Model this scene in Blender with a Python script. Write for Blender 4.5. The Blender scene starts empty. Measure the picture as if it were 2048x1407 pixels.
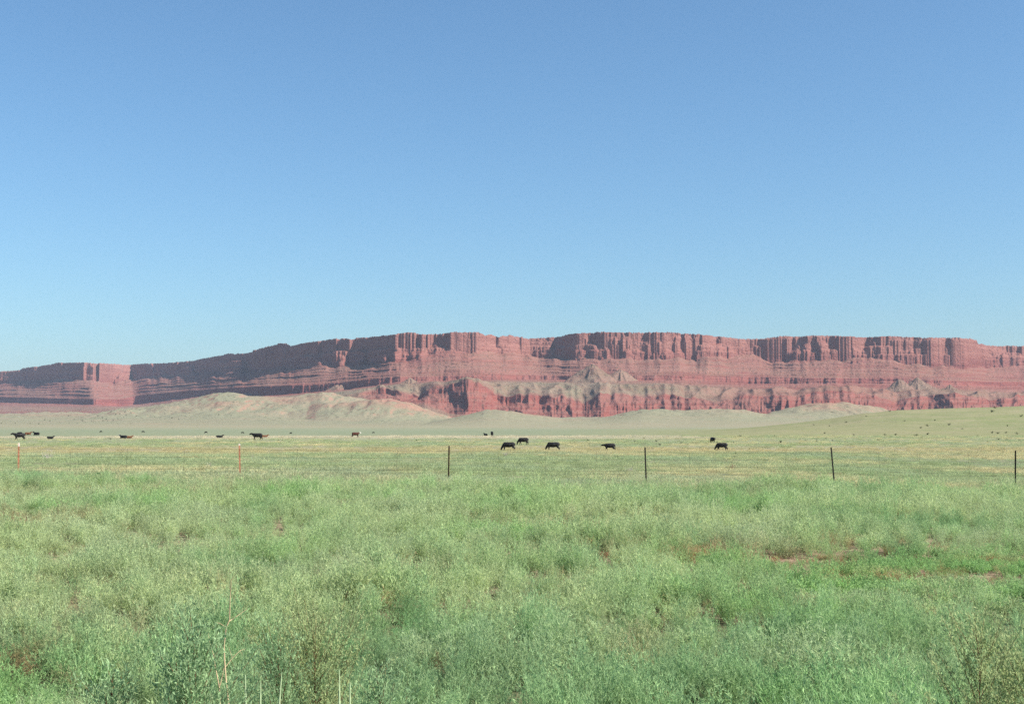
import bpy, math, random
import numpy as np
from mathutils import Vector

random.seed(7)
rng = np.random.default_rng(7)
SC = bpy.context.scene
COL = SC.collection

# ------------------------------------------------------------------ camera
ZC = 2.4                      # eye height above the road-side soil
F = 2600.0                    # focal length in photo pixels (photo is 2048 wide)
PITCH = math.radians(3.22)
cam_d = bpy.data.cameras.new('camera'); cam = bpy.data.objects.new('camera', cam_d)
COL.objects.link(cam); SC.camera = cam
cam_d.sensor_width = 36.0; cam_d.lens = 36.0 * F / 2048.0
cam_d.clip_start = 0.1; cam_d.clip_end = 80000
cam.location = (0, 0, ZC); cam.rotation_euler = (math.radians(90) + PITCH, 0, 0)

# ------------------------------------------------------------------ light
SUN_AZ = math.radians(109)     # clockwise from the view direction: from the right, a little behind
SUN_EL = math.radians(43)
SKY_STRENGTH = 0.082
HAZE = 1.7e-5
w = bpy.data.worlds.new('World'); SC.world = w; w.use_nodes = True
nt = w.node_tree; bg = nt.nodes['Background']
sky = nt.nodes.new('ShaderNodeTexSky'); sky.sky_type = 'NISHITA'; sky.sun_disc = False
sky.sun_elevation = SUN_EL; sky.sun_rotation = SUN_AZ
sky.altitude = 0; sky.air_density = 1.0; sky.dust_density = 1.0; sky.ozone_density = 6.0
tn = nt.nodes.new('ShaderNodeMix'); tn.data_type = 'RGBA'; tn.blend_type = 'MULTIPLY'; tn.inputs[0].default_value = 1.0
tn.inputs[7].default_value = (0.85, 1.0, 0.99, 1)
nt.links.new(sky.outputs[0], tn.inputs[6]); nt.links.new(tn.outputs[2], bg.inputs[0]); bg.inputs[1].default_value = SKY_STRENGTH
sd = bpy.data.lights.new('sun', 'SUN'); sun = bpy.data.objects.new('sun', sd); COL.objects.link(sun)
sd.energy = 5.0; sd.angle = math.radians(0.53); sd.color = (1.0, 0.945, 0.86)
sv = Vector((math.sin(SUN_AZ) * math.cos(SUN_EL), math.cos(SUN_AZ) * math.cos(SUN_EL), math.sin(SUN_EL)))
sun.rotation_euler = sv.to_track_quat('Z', 'Y').to_euler()
SC.view_settings.view_transform = 'Standard'; SC.view_settings.look = 'None'
SC.view_settings.gamma = 1.0; SC.view_settings.use_curve_mapping = False
SC.view_settings.exposure = 0.95
SC.cycles.use_denoising = False
SC.cycles.max_bounces = 6; SC.cycles.diffuse_bounces = 3; SC.cycles.glossy_bounces = 2
SC.cycles.transmission_bounces = 4; SC.cycles.volume_bounces = 0; SC.cycles.transparent_max_bounces = 4

# ------------------------------------------------------------------ helpers
def tag(o, label=None, cat=None, group=None, kind=None):
    if label: o['label'] = label
    if cat: o['category'] = cat
    if group: o['group'] = group
    if kind: o['kind'] = kind
    return o

def mesh_np(name, co, tris=None, quads=None, mat=None, smooth=False):
    me = bpy.data.meshes.new(name)
    parts = []; starts = []; n = 0
    if quads is not None and len(quads):
        parts.append(np.asarray(quads, np.int32).ravel()); starts.append(np.arange(len(quads), dtype=np.int32) * 4); n = len(quads) * 4
    if tris is not None and len(tris):
        parts.append(np.asarray(tris, np.int32).ravel()); starts.append(n + np.arange(len(tris), dtype=np.int32) * 3)
    li = np.concatenate(parts); st = np.concatenate(starts)
    me.vertices.add(len(co)); me.vertices.foreach_set('co', np.asarray(co, np.float32).ravel())
    me.loops.add(len(li)); me.loops.foreach_set('vertex_index', li)
    me.polygons.add(len(st)); me.polygons.foreach_set('loop_start', st)
    me.update(calc_edges=True)
    if smooth: me.polygons.foreach_set('use_smooth', np.ones(len(st), bool))
    if mat: me.materials.append(mat)
    return me

def obj(name, me, parent=None, loc=(0, 0, 0)):
    o = bpy.data.objects.new(name, me); COL.objects.link(o); o.location = loc
    if parent: o.parent = parent
    return o

def grid_quads(nr, nc, wrap=False):
    i = np.arange(nr - 1)[:, None]; j = np.arange(nc if wrap else nc - 1)[None, :]
    a = i * nc + j; b = i * nc + (j + 1) % nc; c = (i + 1) * nc + (j + 1) % nc; d = (i + 1) * nc + j
    return np.stack([a, b, c, d], -1).reshape(-1, 4)

def _h(ix, iy, seed):
    h = (ix.astype(np.uint32) * np.uint32(374761393) + iy.astype(np.uint32) * np.uint32(668265263) + np.uint32(seed * 974711 + 101)).astype(np.uint32)
    h = (h ^ (h >> np.uint32(13))) * np.uint32(1274126177)
    h = h ^ (h >> np.uint32(16))
    return (h & np.uint32(0xFFFFFF)).astype(np.float32) / 16777215.0

def vn(x, y, seed=0):
    """smooth value noise in -1..1"""
    x, y = np.broadcast_arrays(np.asarray(x, np.float64), np.asarray(y, np.float64))
    fx = np.floor(x); fy = np.floor(y); ix = fx.astype(np.int64); iy = fy.astype(np.int64)
    tx = (x - fx).astype(np.float32); ty = (y - fy).astype(np.float32)
    tx = tx * tx * (3 - 2 * tx); ty = ty * ty * (3 - 2 * ty)
    a = _h(ix, iy, seed); b = _h(ix + 1, iy, seed); c = _h(ix, iy + 1, seed); d = _h(ix + 1, iy + 1, seed)
    return ((a + (b - a) * tx) * (1 - ty) + (c + (d - c) * tx) * ty) * 2 - 1

def fbm(x, y, oct=4, seed=0, gain=0.5):
    s = 0; a = 1.0; t = 0
    for k in range(oct):
        s = s + a * vn(x * 2 ** k, y * 2 ** k, seed + k * 17); t += a; a *= gain
    return s / t

def ev(v):
    b = (703.5 - np.asarray(v, float)) / F
    return (math.sin(PITCH) + b * math.cos(PITCH)) / (math.cos(PITCH) - b * math.sin(PITCH))

def sm(e0, e1, x):
    t = np.clip((x - e0) / (e1 - e0), 0, 1); return t * t * (3 - 2 * t)

def arr(pts):
    p = np.array(pts, float); return lambda u: np.interp(u, p[:, 0], p[:, 1])

# ------------------------------------------------------------------ materials
def new_mat(name):
    m = bpy.data.materials.new(name); m.use_nodes = True
    n = m.node_tree.nodes; l = m.node_tree.links
    b = n['Principled BSDF']; b.inputs['Roughness'].default_value = 0.9
    b.inputs['Specular IOR Level'].default_value = 0.15
    return m, n, l, b

class NB:
    """tiny node builder"""
    def __init__(s, m): s.n = m.node_tree.nodes; s.l = m.node_tree.links
    def put(s, sock, v):
        if isinstance(v, bpy.types.NodeSocket): s.l.new(v, sock)
        elif v is not None: sock.default_value = v
    def math(s, op, a, b=None, clamp=False):
        q = s.n.new('ShaderNodeMath'); q.operation = op; q.use_clamp = clamp
        s.put(q.inputs[0], a)
        if b is not None: s.put(q.inputs[1], b)
        return q.outputs[0]
    def noise(s, vec, scale, detail=4, rough=0.55, dist=0):
        q = s.n.new('ShaderNodeTexNoise'); s.put(q.inputs['Vector'], vec); q.inputs['Scale'].default_value = scale
        q.inputs['Detail'].default_value = detail; q.inputs['Roughness'].default_value = rough; q.inputs['Distortion'].default_value = dist
        return q.outputs['Fac']
    def rng(s, v, a, b, c=0.0, d=1.0, smooth=False):
        q = s.n.new('ShaderNodeMapRange'); s.put(q.inputs[0], v)
        q.inputs[1].default_value = a; q.inputs[2].default_value = b; q.inputs[3].default_value = c; q.inputs[4].default_value = d
        if smooth: q.interpolation_type = 'SMOOTHSTEP'
        return q.outputs[0]
    def mix(s, f, a, b, mode='MIX'):
        q = s.n.new('ShaderNodeMix'); q.data_type = 'RGBA'; q.blend_type = mode
        s.put(q.inputs[0], f); s.put(q.inputs[6], a if isinstance(a, bpy.types.NodeSocket) else (*a, 1)); s.put(q.inputs[7], b if isinstance(b, bpy.types.NodeSocket) else (*b, 1))
        return q.outputs[2]
    def mapv(s, vec, scale, loc=(0, 0, 0)):
        q = s.n.new('ShaderNodeMapping'); s.l.new(vec, q.inputs[0]); q.inputs['Scale'].default_value = scale; q.inputs['Location'].default_value = loc
        return q.outputs[0]
    def ramp(s, f, stops, interp='LINEAR'):
        q = s.n.new('ShaderNodeValToRGB'); s.l.new(f, q.inputs[0]); cr = q.color_ramp; cr.interpolation = interp
        while len(cr.elements) < len(stops): cr.elements.new(0.5)
        for e, (p, c) in zip(cr.elements, stops): e.position = p; e.color = (*c, 1)
        return q.outputs[0]
    def geo(s):
        g = s.n.new('ShaderNodeNewGeometry'); return g.outputs['Position'], g.outputs['Normal']
    def sep(s, v):
        q = s.n.new('ShaderNodeSeparateXYZ'); s.l.new(v, q.inputs[0]); return q.outputs
    def attr(s, name, kind='GEOMETRY'):
        q = s.n.new('ShaderNodeAttribute'); q.attribute_name = name; q.attribute_type = kind; return q
    def bump(s, h, strength, dist):
        q = s.n.new('ShaderNodeBump'); s.l.new(h, q.inputs['Height']); q.inputs['Strength'].default_value = strength; q.inputs['Distance'].default_value = dist
        return q.outputs[0]

GREEN_F = (0.245, 0.262, 0.165)   # far scrub cover
TAN_F = (0.40, 0.315, 0.225)

# mesa rock
m_rock, n, l, b = new_mat('red_sandstone'); q = NB(m_rock)
P, N = q.geo(); X, Y, Z = q.sep(P); nz = q.sep(N)[2]
warp = q.noise(P, 0.004, 3)
zz = q.math('ADD', Z, q.rng(warp, 0, 1, -25, 25))
rock = q.ramp(q.rng(zz, 0, 520), [(0.0, (0.238, 0.077, 0.058)), (0.30, (0.256, 0.080, 0.064)), (0.50, (0.250, 0.087, 0.072)), (0.68, (0.256, 0.100, 0.083)), (0.80, (0.298, 0.134, 0.108)), (1.0, (0.298, 0.144, 0.119))])
st = q.noise(q.mapv(P, (0.0012, 0.0012, 0.052)), 1.0, 4, 0.65)
rock = q.mix(q.math('MULTIPLY', q.rng(st, 0.38, 0.60, 0.0, 1.0), q.rng(Z, 400, 340, 0.45, 0.85)), rock, (0.161, 0.050, 0.044))
st2 = q.noise(q.mapv(P, (0.02, 0.02, 0.009)), 1.0, 5, 0.65)       # vertical streaks on the cliff
hi = q.rng(Z, 330, 400)
rock = q.mix(q.math('MULTIPLY', hi, q.rng(st2, 0.45, 0.7, 0, 0.22)), rock, (0.346, 0.180, 0.144))
veg = q.attr('veg').outputs['Fac']
flat = q.rng(nz, 0.42, 0.80)
pat = q.rng(q.noise(P, 0.012, 4, 0.6), 0.30, 0.62)
tal = q.mix(q.noise(P, 0.02, 3), (0.268, 0.108, 0.086), (0.215, 0.113, 0.089))
st3 = q.noise(q.mapv(P, (0.0015, 0.0015, 0.055)), 1.0, 3, 0.6)
tal = q.mix(q.rng(st3, 0.47, 0.60, 0, 0.75), tal, (0.190, 0.057, 0.046))
rock = q.mix(q.math('MULTIPLY', flat, 0.8), rock, tal)
grn = q.mix(q.rng(q.noise(P, 0.008, 4, 0.6), 0.35, 0.65), (0.155, 0.165, 0.102), (0.244, 0.205, 0.145))
vf = q.math('MULTIPLY', q.math('MULTIPLY', veg, q.rng(nz, 0.3, 0.65)), q.rng(pat, 0, 1, 0.55, 1.0))
rock = q.mix(vf, rock, grn)
vo = n.new('ShaderNodeTexVoronoi'); vo.feature = 'F1'; l.new(P, vo.inputs['Vector']); vo.inputs['Scale'].default_value = 0.055
spot = q.math('MULTIPLY', q.rng(vo.outputs['Distance'], 0.16, 0.30, 1, 0), q.rng(nz, 0.45, 0.8))
spot = q.math('MULTIPLY', spot, q.rng(q.noise(P, 0.006, 2), 0.38, 0.52, 0.1, 0.85))
rock = q.mix(spot, rock, (0.036, 0.050, 0.026))
fine = q.noise(P, 0.09, 5, 0.65)
rock = q.mix(q.rng(fine, 0.3, 0.7, 0.0, 0.3), rock, (0.132, 0.066, 0.053))
l.new(rock, b.inputs['Base Color']); b.inputs['Roughness'].default_value = 1.0; b.inputs['Specular IOR Level'].default_value = 0.0
l.new(q.bump(q.noise(q.mapv(P, (1, 1, 1.6)), 0.06, 6, 0.65), 0.9, 14.0), b.inputs['Normal'])

# ground
m_ground, n, l, b = new_mat('pasture_ground'); q = NB(m_ground)
P, N = q.geo(); X, Y, Z = q.sep(P); nz = q.sep(N)[2]
wy = q.math('ADD', Y, q.math('MULTIPLY', X, -0.02))
wy = q.math('ADD', wy, q.math('MULTIPLY', q.math('MULTIPLY', Y, q.rng(q.noise(P, 0.004, 4, 0.5), 0.25, 0.75, -0.07, 0.07)), q.rng(Y, 30, 120, 0.1, 1)))
near = q.ramp(q.rng(wy, 0, 600), [
    (0.0, (0.07, 0.075, 0.035)), (0.026, (0.08, 0.08, 0.04)), (0.035, (0.24, 0.165, 0.115)), (0.048, (0.22, 0.155, 0.105)), (0.06, (0.17, 0.16, 0.09)), (0.095, (0.24, 0.22, 0.13)), (0.115, (0.176, 0.191, 0.117)), (0.25, (0.183, 0.207, 0.129)), (0.32, (0.199, 0.215, 0.129)),
    (0.36, (0.31, 0.275, 0.17)), (0.40, (0.26, 0.24, 0.16)), (0.44, (0.25, 0.255, 0.155)), (0.50, (0.207, 0.234, 0.144)), (0.62, (0.242, 0.254, 0.164)),
    (0.70, (0.382, 0.343, 0.261)), (0.79, (0.335, 0.308, 0.226)), (0.84, (0.168, 0.195, 0.125)), (1.0, (0.195, 0.222, 0.148))])
mid = q.ramp(q.rng(wy, 600, 5600), [(0.0, (0.195, 0.222, 0.148)), (0.12, (0.183, 0.218, 0.148)), (0.28, (0.211, 0.226, 0.156)), (0.45, (0.265, 0.235, 0.165)), (0.62, (0.235, 0.222, 0.150)), (0.8, (0.222, 0.215, 0.143)), (1.0, (0.218, 0.207, 0.138))])
g = q.mix(q.rng(wy, 560, 640), near, mid)
# right-hand rise: greener, no straw band
right = q.math('MULTIPLY', q.rng(q.math('DIVIDE', X, q.math('MAXIMUM', Y, 50)), 0.02, 0.16), q.math('MULTIPLY', q.rng(Y, 330, 420), q.rng(Y, 2200, 1600)))
hillc = q.mix(q.rng(q.noise(q.mapv(P, (1, .6, 1)), 0.008, 4, 0.6), 0.35, 0.65), (0.179, 0.207, 0.094), (0.246, 0.238, 0.129))
hillc = q.mix(q.rng(q.noise(P, 0.03, 6, 0.7), 0.45, 0.65, 0, 0.6), hillc, (0.33, 0.275, 0.185))
hillc = q.mix(q.rng(q.noise(P, 0.12, 5, 0.7), 0.50, 0.66, 0, 0.55), hillc, (0.11, 0.13, 0.06))
g = q.mix(right, g, hillc)
# broad tone patches
g = q.mix(q.rng(q.noise(P, 0.02, 5, 0.65), 0.3, 0.7, 0.0, 0.55), g, q.mix(0.5, g, (0.133, 0.156, 0.094)))
g = q.mix(q.rng(q.noise(P, 0.16, 5, 0.7), 0.45, 0.75, 0.0, 0.55), g, (0.335, 0.281, 0.195))
tuf = q.noise(P, 1.1, 6, 0.75)
g = q.mix(q.rng(tuf, 0.42, 0.7, 0.0, 0.55), g, (0.078, 0.094, 0.047))
# bare reddish earth
red = q.attr('red').outputs['Fac']
rn = q.math('MULTIPLY', red, q.rng(q.noise(P, 0.012, 6, 0.7), 0.32, 0.55))
g = q.mix(rn, g, q.mix(q.noise(P, 0.05, 4), (0.234, 0.101, 0.078), (0.343, 0.176, 0.133)))
far = q.rng(Y, 2500, 4200)
g = q.mix(q.math('MULTIPLY', far, q.rng(q.noise(P, 0.0035, 6, 0.65), 0.46, 0.70, 0, 0.45)), g, (0.29, 0.20, 0.145))
vo = n.new('ShaderNodeTexVoronoi'); l.new(P, vo.inputs['Vector']); vo.inputs['Scale'].default_value = 0.035
sp = q.math('MULTIPLY', q.rng(vo.outputs['Distance'], 0.12, 0.22, 1, 0), q.math('MULTIPLY', far, q.rng(q.noise(P, 0.0022, 2), 0.40, 0.55, 0.1, 0.9)))
g = q.mix(sp, g, (0.043, 0.055, 0.031))
l.new(g, b.inputs['Base Color']); b.inputs['Roughness'].default_value = 1.0; b.inputs['Specular IOR Level'].default_value = 0.0
bmp = q.bump(q.noise(P, 0.9, 6, 0.7), 0.7, 0.35)
b2 = n.new('ShaderNodeBump'); b2.inputs['Distance'].default_value = 9.0
l.new(q.math('MULTIPLY', far, 0.8), b2.inputs['Strength']); l.new(q.noise(P, 0.035, 7, 0.7), b2.inputs['Height']); l.new(bmp, b2.inputs['Normal'])
l.new(b2.outputs[0], b.inputs['Normal'])

def plain(name, col, rough=0.85, spec=0.1, var=0.0, scale=8.0, metallic=0.0):
    m, n, l, b = new_mat(name); q = NB(m)
    if var:
        tc = n.new('ShaderNodeTexCoord').outputs['Object']
        c = q.mix(q.rng(q.noise(tc, scale, 4, 0.6), 0.35, 0.65), tuple(x * (1 - var) for x in col), tuple(min(1, x * (1 + var)) for x in col))
        l.new(c, b.inputs['Base Color'])
    else: b.inputs['Base Color'].default_value = (*col, 1)
    b.inputs['Roughness'].default_value = rough; b.inputs['Specular IOR Level'].default_value = spec; b.inputs['Metallic'].default_value = metallic
    return m

def leafy(name, attr=True, col=(0.12, 0.17, 0.09), trans=0.46):
    m, n, l, b = new_mat(name); q = NB(m)
    if attr:
        c = q.attr('tint', 'INSTANCER').outputs['Color']
        v = q.attr('lv').outputs['Fac']
        c = q.mix(1.0, c, q.mix(v, (0.50, 0.58, 0.56), (1.38, 1.28, 1.18)), 'MULTIPLY')
    else:
        v = q.attr('lv').outputs['Fac']
        c = q.mix(v, tuple(x * 0.7 for x in col), tuple(x * 1.3 for x in col))
    l.new(c, b.inputs['Base Color']); b.inputs['Roughness'].default_value = 0.75; b.inputs['Specular IOR Level'].default_value = 0.2
    t = n.new('ShaderNodeBsdfTranslucent'); l.new(c, t.inputs[0])
    mx = n.new('ShaderNodeMixShader'); mx.inputs[0].default_value = trans
    l.new(b.outputs[0], mx.inputs[1]); l.new(t.outputs[0], mx.inputs[2]); l.new(mx.outputs[0], n['Material Output'].inputs[0])
    return m

# ------------------------------------------------------------------ ground shape (camera-relative depth)
base_r = np.array([0, 30, 52, 62, 120, 217, 262, 433, 560, 1000, 2000, 3000, 4000, 4700, 5300, 6000, 7500, 14000], float)
base_z = np.array([-2.40, -2.40, -2.33, -2.5, -3.3, -4.25, -4.0, -3.85, -4.6, -5.7, -6.2, -3.5, 2.0, 12, 26, 45, 60, 60], float)
# (depth, sigma_near, sigma_far, crest pixels u,v)
RIDGES = [
    (1120, 300, 420, [(1330, 870), (1400, 863), (1500, 856), (1580, 847), (1660, 838), (1727, 827), (1794, 820), (1901, 815), (2048, 812), (2300, 812), (2700, 818), (3300, 840)]),
    (4300, 700, 300, [(840, 850), (900, 836), (932, 829), (967, 820), (1000, 819), (1040, 824), (1076, 829), (1127, 837), (1178, 836), (1216, 831), (1254, 822), (1284, 816), (1330, 816), (1381, 819), (1457, 817), (1495, 821), (1540, 829), (1600, 835), (1680, 842), (1800, 850)]),
    (5000, 380, 230, [(600, 850), (630, 832), (657, 820), (700, 812), (728, 803), (755, 797), (779, 795), (817, 802), (855, 815), (891, 828), (930, 845)]),
    (5750, 620, 420, [(100, 850), (180, 832), (230, 820), (300, 814), (380, 802), (437, 790), (470, 791), (508, 797), (545, 799), (580, 797), (615, 792), (645, 785), (668, 790), (700, 795), (740, 801), (790, 822), (840, 850)]),
    (4700, 500, 260, [(1500, 850), (1540, 826), (1600, 809), (1655, 803), (1700, 805), (1768, 816), (1830, 832), (1900, 850)]),
    (6200, 700, 300, [(-2500, 830), (-400, 826), (-100, 832), (0, 834), (60, 826), (130, 822), (200, 830), (260, 845)]),
    (5100, 900, 500, [(-3000, 846), (-300, 846), (0, 848), (120, 842), (240, 838), (360, 836), (470, 832), (560, 834), (640, 842), (700, 850)]),
]
BUMPS = []
def gz(x, y, detail=True):
    """ground height, world z, for arrays x, y"""
    x = np.asarray(x, float); y = np.asarray(y, float)
    r = np.hypot(x, y)
    z = np.interp(r, base_r, base_z)
    z = z - 0.019 * x * sm(10, 45, r) * sm(160, 80, r)              # verge falls away to the right
    yy = np.maximum(y, 1.0); u = 1024 + F * np.clip(x / yy, -3, 3)
    if np.max(r) > 500:
        fr = sm(600, 1500, r)
        for k, (d, sn, sf, pts) in enumerate(RIDGES):
            dw = d + 0.10 * d * fbm(x / (0.22 * d), np.full_like(x, k * 3.3), 2, 40 + k) * (0 if k == 0 else 1)
            vc = arr(pts)(u)
            zc = ev(vc) * d
            g = np.where(y < dw, np.exp(-((y - dw) / sn) ** 2), np.exp(-((y - dw) / sf) ** 2))
            g = np.where(y > 0, g, 0)
            add = np.maximum(zc - z, 0) * g
            z = z + add
        am = sm(2600, 5000, r)
        rel = np.clip((z + 2) / 60, 0, 1)
        rid = 1 - np.abs(vn(x / 150, y / 210, 5)) * 2
        rid2 = 1 - np.abs(vn(x / 62 + 3.1, y / 90, 6)) * 2
        z = z + am * rel * (-6 * rid - 4 * rid2 + 4 * fbm(x / 260, y / 260, 3, 9) - 3.2 * (1 - np.abs(vn(x / 27, y / 34, 7)) * 2)) * 0.9
        z = z + sm(500, 1000, r) * (1 - am) * 1.2 * fbm(x / 90, y / 90, 3, 12)
    z = z + sm(60, 120, r) * 0.25 * fbm(x / 28, y / 28, 3, 3) * sm(3000, 300, r)
    z = z + 0.06 * fbm(x / 1.9, y / 1.9, 3, 4) * sm(90, 50, r)
    return z + ZC

def at(u, v, ymax=4200, lift=0.0):
    """world point where the view ray of a photo pixel meets the ground"""
    a = (u - 1024) / F; bb = (703.5 - v) / F
    dy = math.cos(PITCH) - bb * math.sin(PITCH); dz = math.sin(PITCH) + bb * math.cos(PITCH)
    t = np.exp(np.linspace(math.log(4), math.log(ymax), 9000))
    x = a * t; y = dy * t; z = ZC + dz * t
    hit = np.nonzero(z < gz(x, y) + lift)[0]
    i = hit[0] if len(hit) else len(t) - 1
    return Vector((x[i], y[i], float(gz(np.array([x[i]]), np.array([y[i]]))[0])))

def build_ground():
    az = np.concatenate([np.radians(np.linspace(-180, -26, 60)), np.radians(np.arange(-23.6, 23.6, 0.046)), np.radians(np.linspace(26, 180, 60)[:-1])])
    r = np.concatenate([[0.0], np.linspace(1, 60, 48), np.exp(np.linspace(math.log(62), math.log(1500), 150)), np.exp(np.linspace(math.log(1520), math.log(6900), 270)), [8000, 14000]])
    R, A = np.meshgrid(r, az, indexing='ij')
    x = R * np.sin(A); y = R * np.cos(A)
    z = gz(x, y)
    z = np.where(R > 7500, z - 30, z)
    co = np.stack([x, y, z], -1).reshape(-1, 3)
    me = mesh_np('ground', co, quads=grid_quads(len(r), len(az), True), mat=m_ground, smooth=True)
    # bare red exposures on the hills: steep places and a few known outcrops
    gy, gx = np.gradient(z, axis=0) / np.maximum(np.gradient(R, axis=0), 1), np.gradient(z, axis=1) / np.maximum(np.abs(R * np.gradient(A, axis=1)), 1)
    slope = np.hypot(gx, gy)
    red = sm(0.22, 0.48, slope) * sm(3000, 4200, R) * 0.75
    U = 1024 + F * x / np.maximum(y, 1)
    for (u0, d0, su, sdp, k) in [(795, 4820, 85, 130, 1.0), (690, 4830, 40, 90, .6), (1660, 4480, 70, 230, 1.0), (585, 5250, 60, 160, .7), (560, 5450, 40, 120, .6), (440, 5000, 60, 60, .5), (150, 5600, 130, 260, .45), (1270, 2400, 70, 45, 0.8), (1060, 4050, 60, 120, .4), (610, 5550, 50, 100, .5)]:
        red = np.maximum(red, k * np.exp(-((U - u0) / su) ** 2 - ((y - d0) / sdp) ** 2) * (y > 0))
    at_ = me.attributes.new('red', 'FLOAT', 'POINT'); at_.data.foreach_set('value', red.astype(np.float32).ravel())
    o = obj('ground', me); tag(o, 'pale green pasture rising into tan scrub hills below the red cliffs', kind='structure')
build_ground()

# ------------------------------------------------------------------ mesa
v_rim = arr([(-2500, 700), (-900, 735), (-300, 752), (0, 743), (38, 740), (46, 736), (74, 733), (102, 729), (114, 726), (178, 724), (216, 727), (254, 729), (330, 725), (381, 720), (444, 710), (452, 707), (462, 707), (470, 708), (498, 703), (520, 697), (546, 691), (563, 687), (572, 686), (581, 692), (600, 687), (614, 685), (640, 682), (662, 679), (693, 678), (700, 679), (716, 674), (744, 672), (775, 671), (792, 668), (815, 665), (830, 666), (843, 669), (881, 667), (919, 665), (957, 665), (966, 668), (970, 671), (982, 668), (998, 673), (1020, 670), (1056, 677), (1089, 675), (1122, 673), (1135, 669), (1147, 667), (1178, 664.6), (1216, 663.4), (1267, 665), (1327, 664), (1355, 665), (1419, 670), (1452, 673), (1482, 677.6), (1500, 677), (1527, 677), (1564, 671.6), (1615, 671), (1639, 669), (1674, 671), (1722, 675), (1789, 673), (1821, 674), (1861, 676), (1915, 675), (1940, 677), (1955, 681), (1958, 688), (1995, 692), (2048, 692), (2300, 690), (2900, 680), (4500, 670)])
v_dep = arr([(-2500, 700), (-900, 735), (-300, 736), (-60, 736), (30, 733), (120, 726), (185, 721), (222, 729), (262, 734), (330, 727), (400, 717), (470, 705), (540, 693), (600, 685), (700, 676), (790, 666), (860, 666), (960, 666), (1010, 670), (1060, 674), (1110, 674), (1150, 669), (1215, 667), (1330, 667), (1400, 669), (1450, 671), (1500, 674), (1545, 673), (1640, 670.5), (1690, 671), (1730, 673), (1780, 672.5), (1860, 672), (1930, 673), (1965, 680), (2020, 684), (2048, 684), (2300, 690), (2900, 680), (4500, 670)])
v_cb = arr([(-300, 770), (0, 766), (51, 762), (114, 757), (203, 760), (228, 765), (305, 752), (432, 742), (560, 735), (640, 734), (700, 731), (767, 724), (805, 722), (845, 712), (881, 702), (1020, 702), (1076, 712), (1165, 716), (1260, 717), (1381, 715), (1520, 709), (1548, 721), (1640, 719), (1741, 716), (1794, 725), (1834, 729), (1955, 731), (2048, 734), (2400, 734)])
v_lt = arr([(-300, 793), (0, 792), (203, 797), (240, 797), (279, 789), (400, 778), (508, 771), (563, 769), (640, 767), (728, 757), (792, 752), (860, 751), (1000, 748), (1100, 750), (1400, 750), (1500, 752), (1600, 754), (1780, 754), (1900, 760), (2048, 762)])
v_lb = arr([(-300, 805), (0, 804), (100, 806), (203, 809), (240, 812), (300, 803), (406, 789), (508, 791), (563, 788), (620, 783), (690, 778), (754, 769), (800, 762), (1000, 757), (1400, 760), (1500, 766), (1780, 766), (1900, 770), (2048, 772)])
v_k4 = arr([(-300, 815), (0, 812), (203, 814), (300, 812), (400, 800), (508, 797), (563, 794), (640, 787), (730, 778), (800, 769), (860, 766), (930, 768), (1000, 763), (1100, 765), (1200, 766), (1300, 768), (1400, 772), (1500, 776), (1600, 779), (1700, 777), (1800, 780), (1900, 781), (2048, 785)])
v_k5 = arr([(-300, 825), (0, 822), (203, 822), (400, 812), (560, 805), (650, 795), (716, 785), (745, 776), (765, 773), (790, 776), (820, 785), (842, 790), (860, 776), (885, 768), (925, 758), (950, 764), (975, 776), (1000, 787), (1020, 795), (1040, 788), (1076, 788), (1130, 793), (1170, 802), (1200, 786), (1230, 788), (1290, 789), (1350, 790), (1400, 797), (1440, 806), (1480, 793), (1520, 792), (1600, 793), (1650, 783), (1660, 779), (1700, 781), (1735, 787), (1760, 797), (1800, 800), (1850, 791), (1900, 785), (1911, 781), (1935, 788), (1960, 797), (1990, 800), (2010, 795), (2048, 790)])
v_k6 = arr([(-300, 835), (0, 832), (200, 828), (400, 820), (650, 812), (716, 806), (800, 803), (850, 805), (900, 825), (960, 833), (1076, 834), (1178, 838), (1267, 834), (1400, 833), (1520, 832), (1600, 831), (1768, 830), (2048, 830)])

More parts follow.
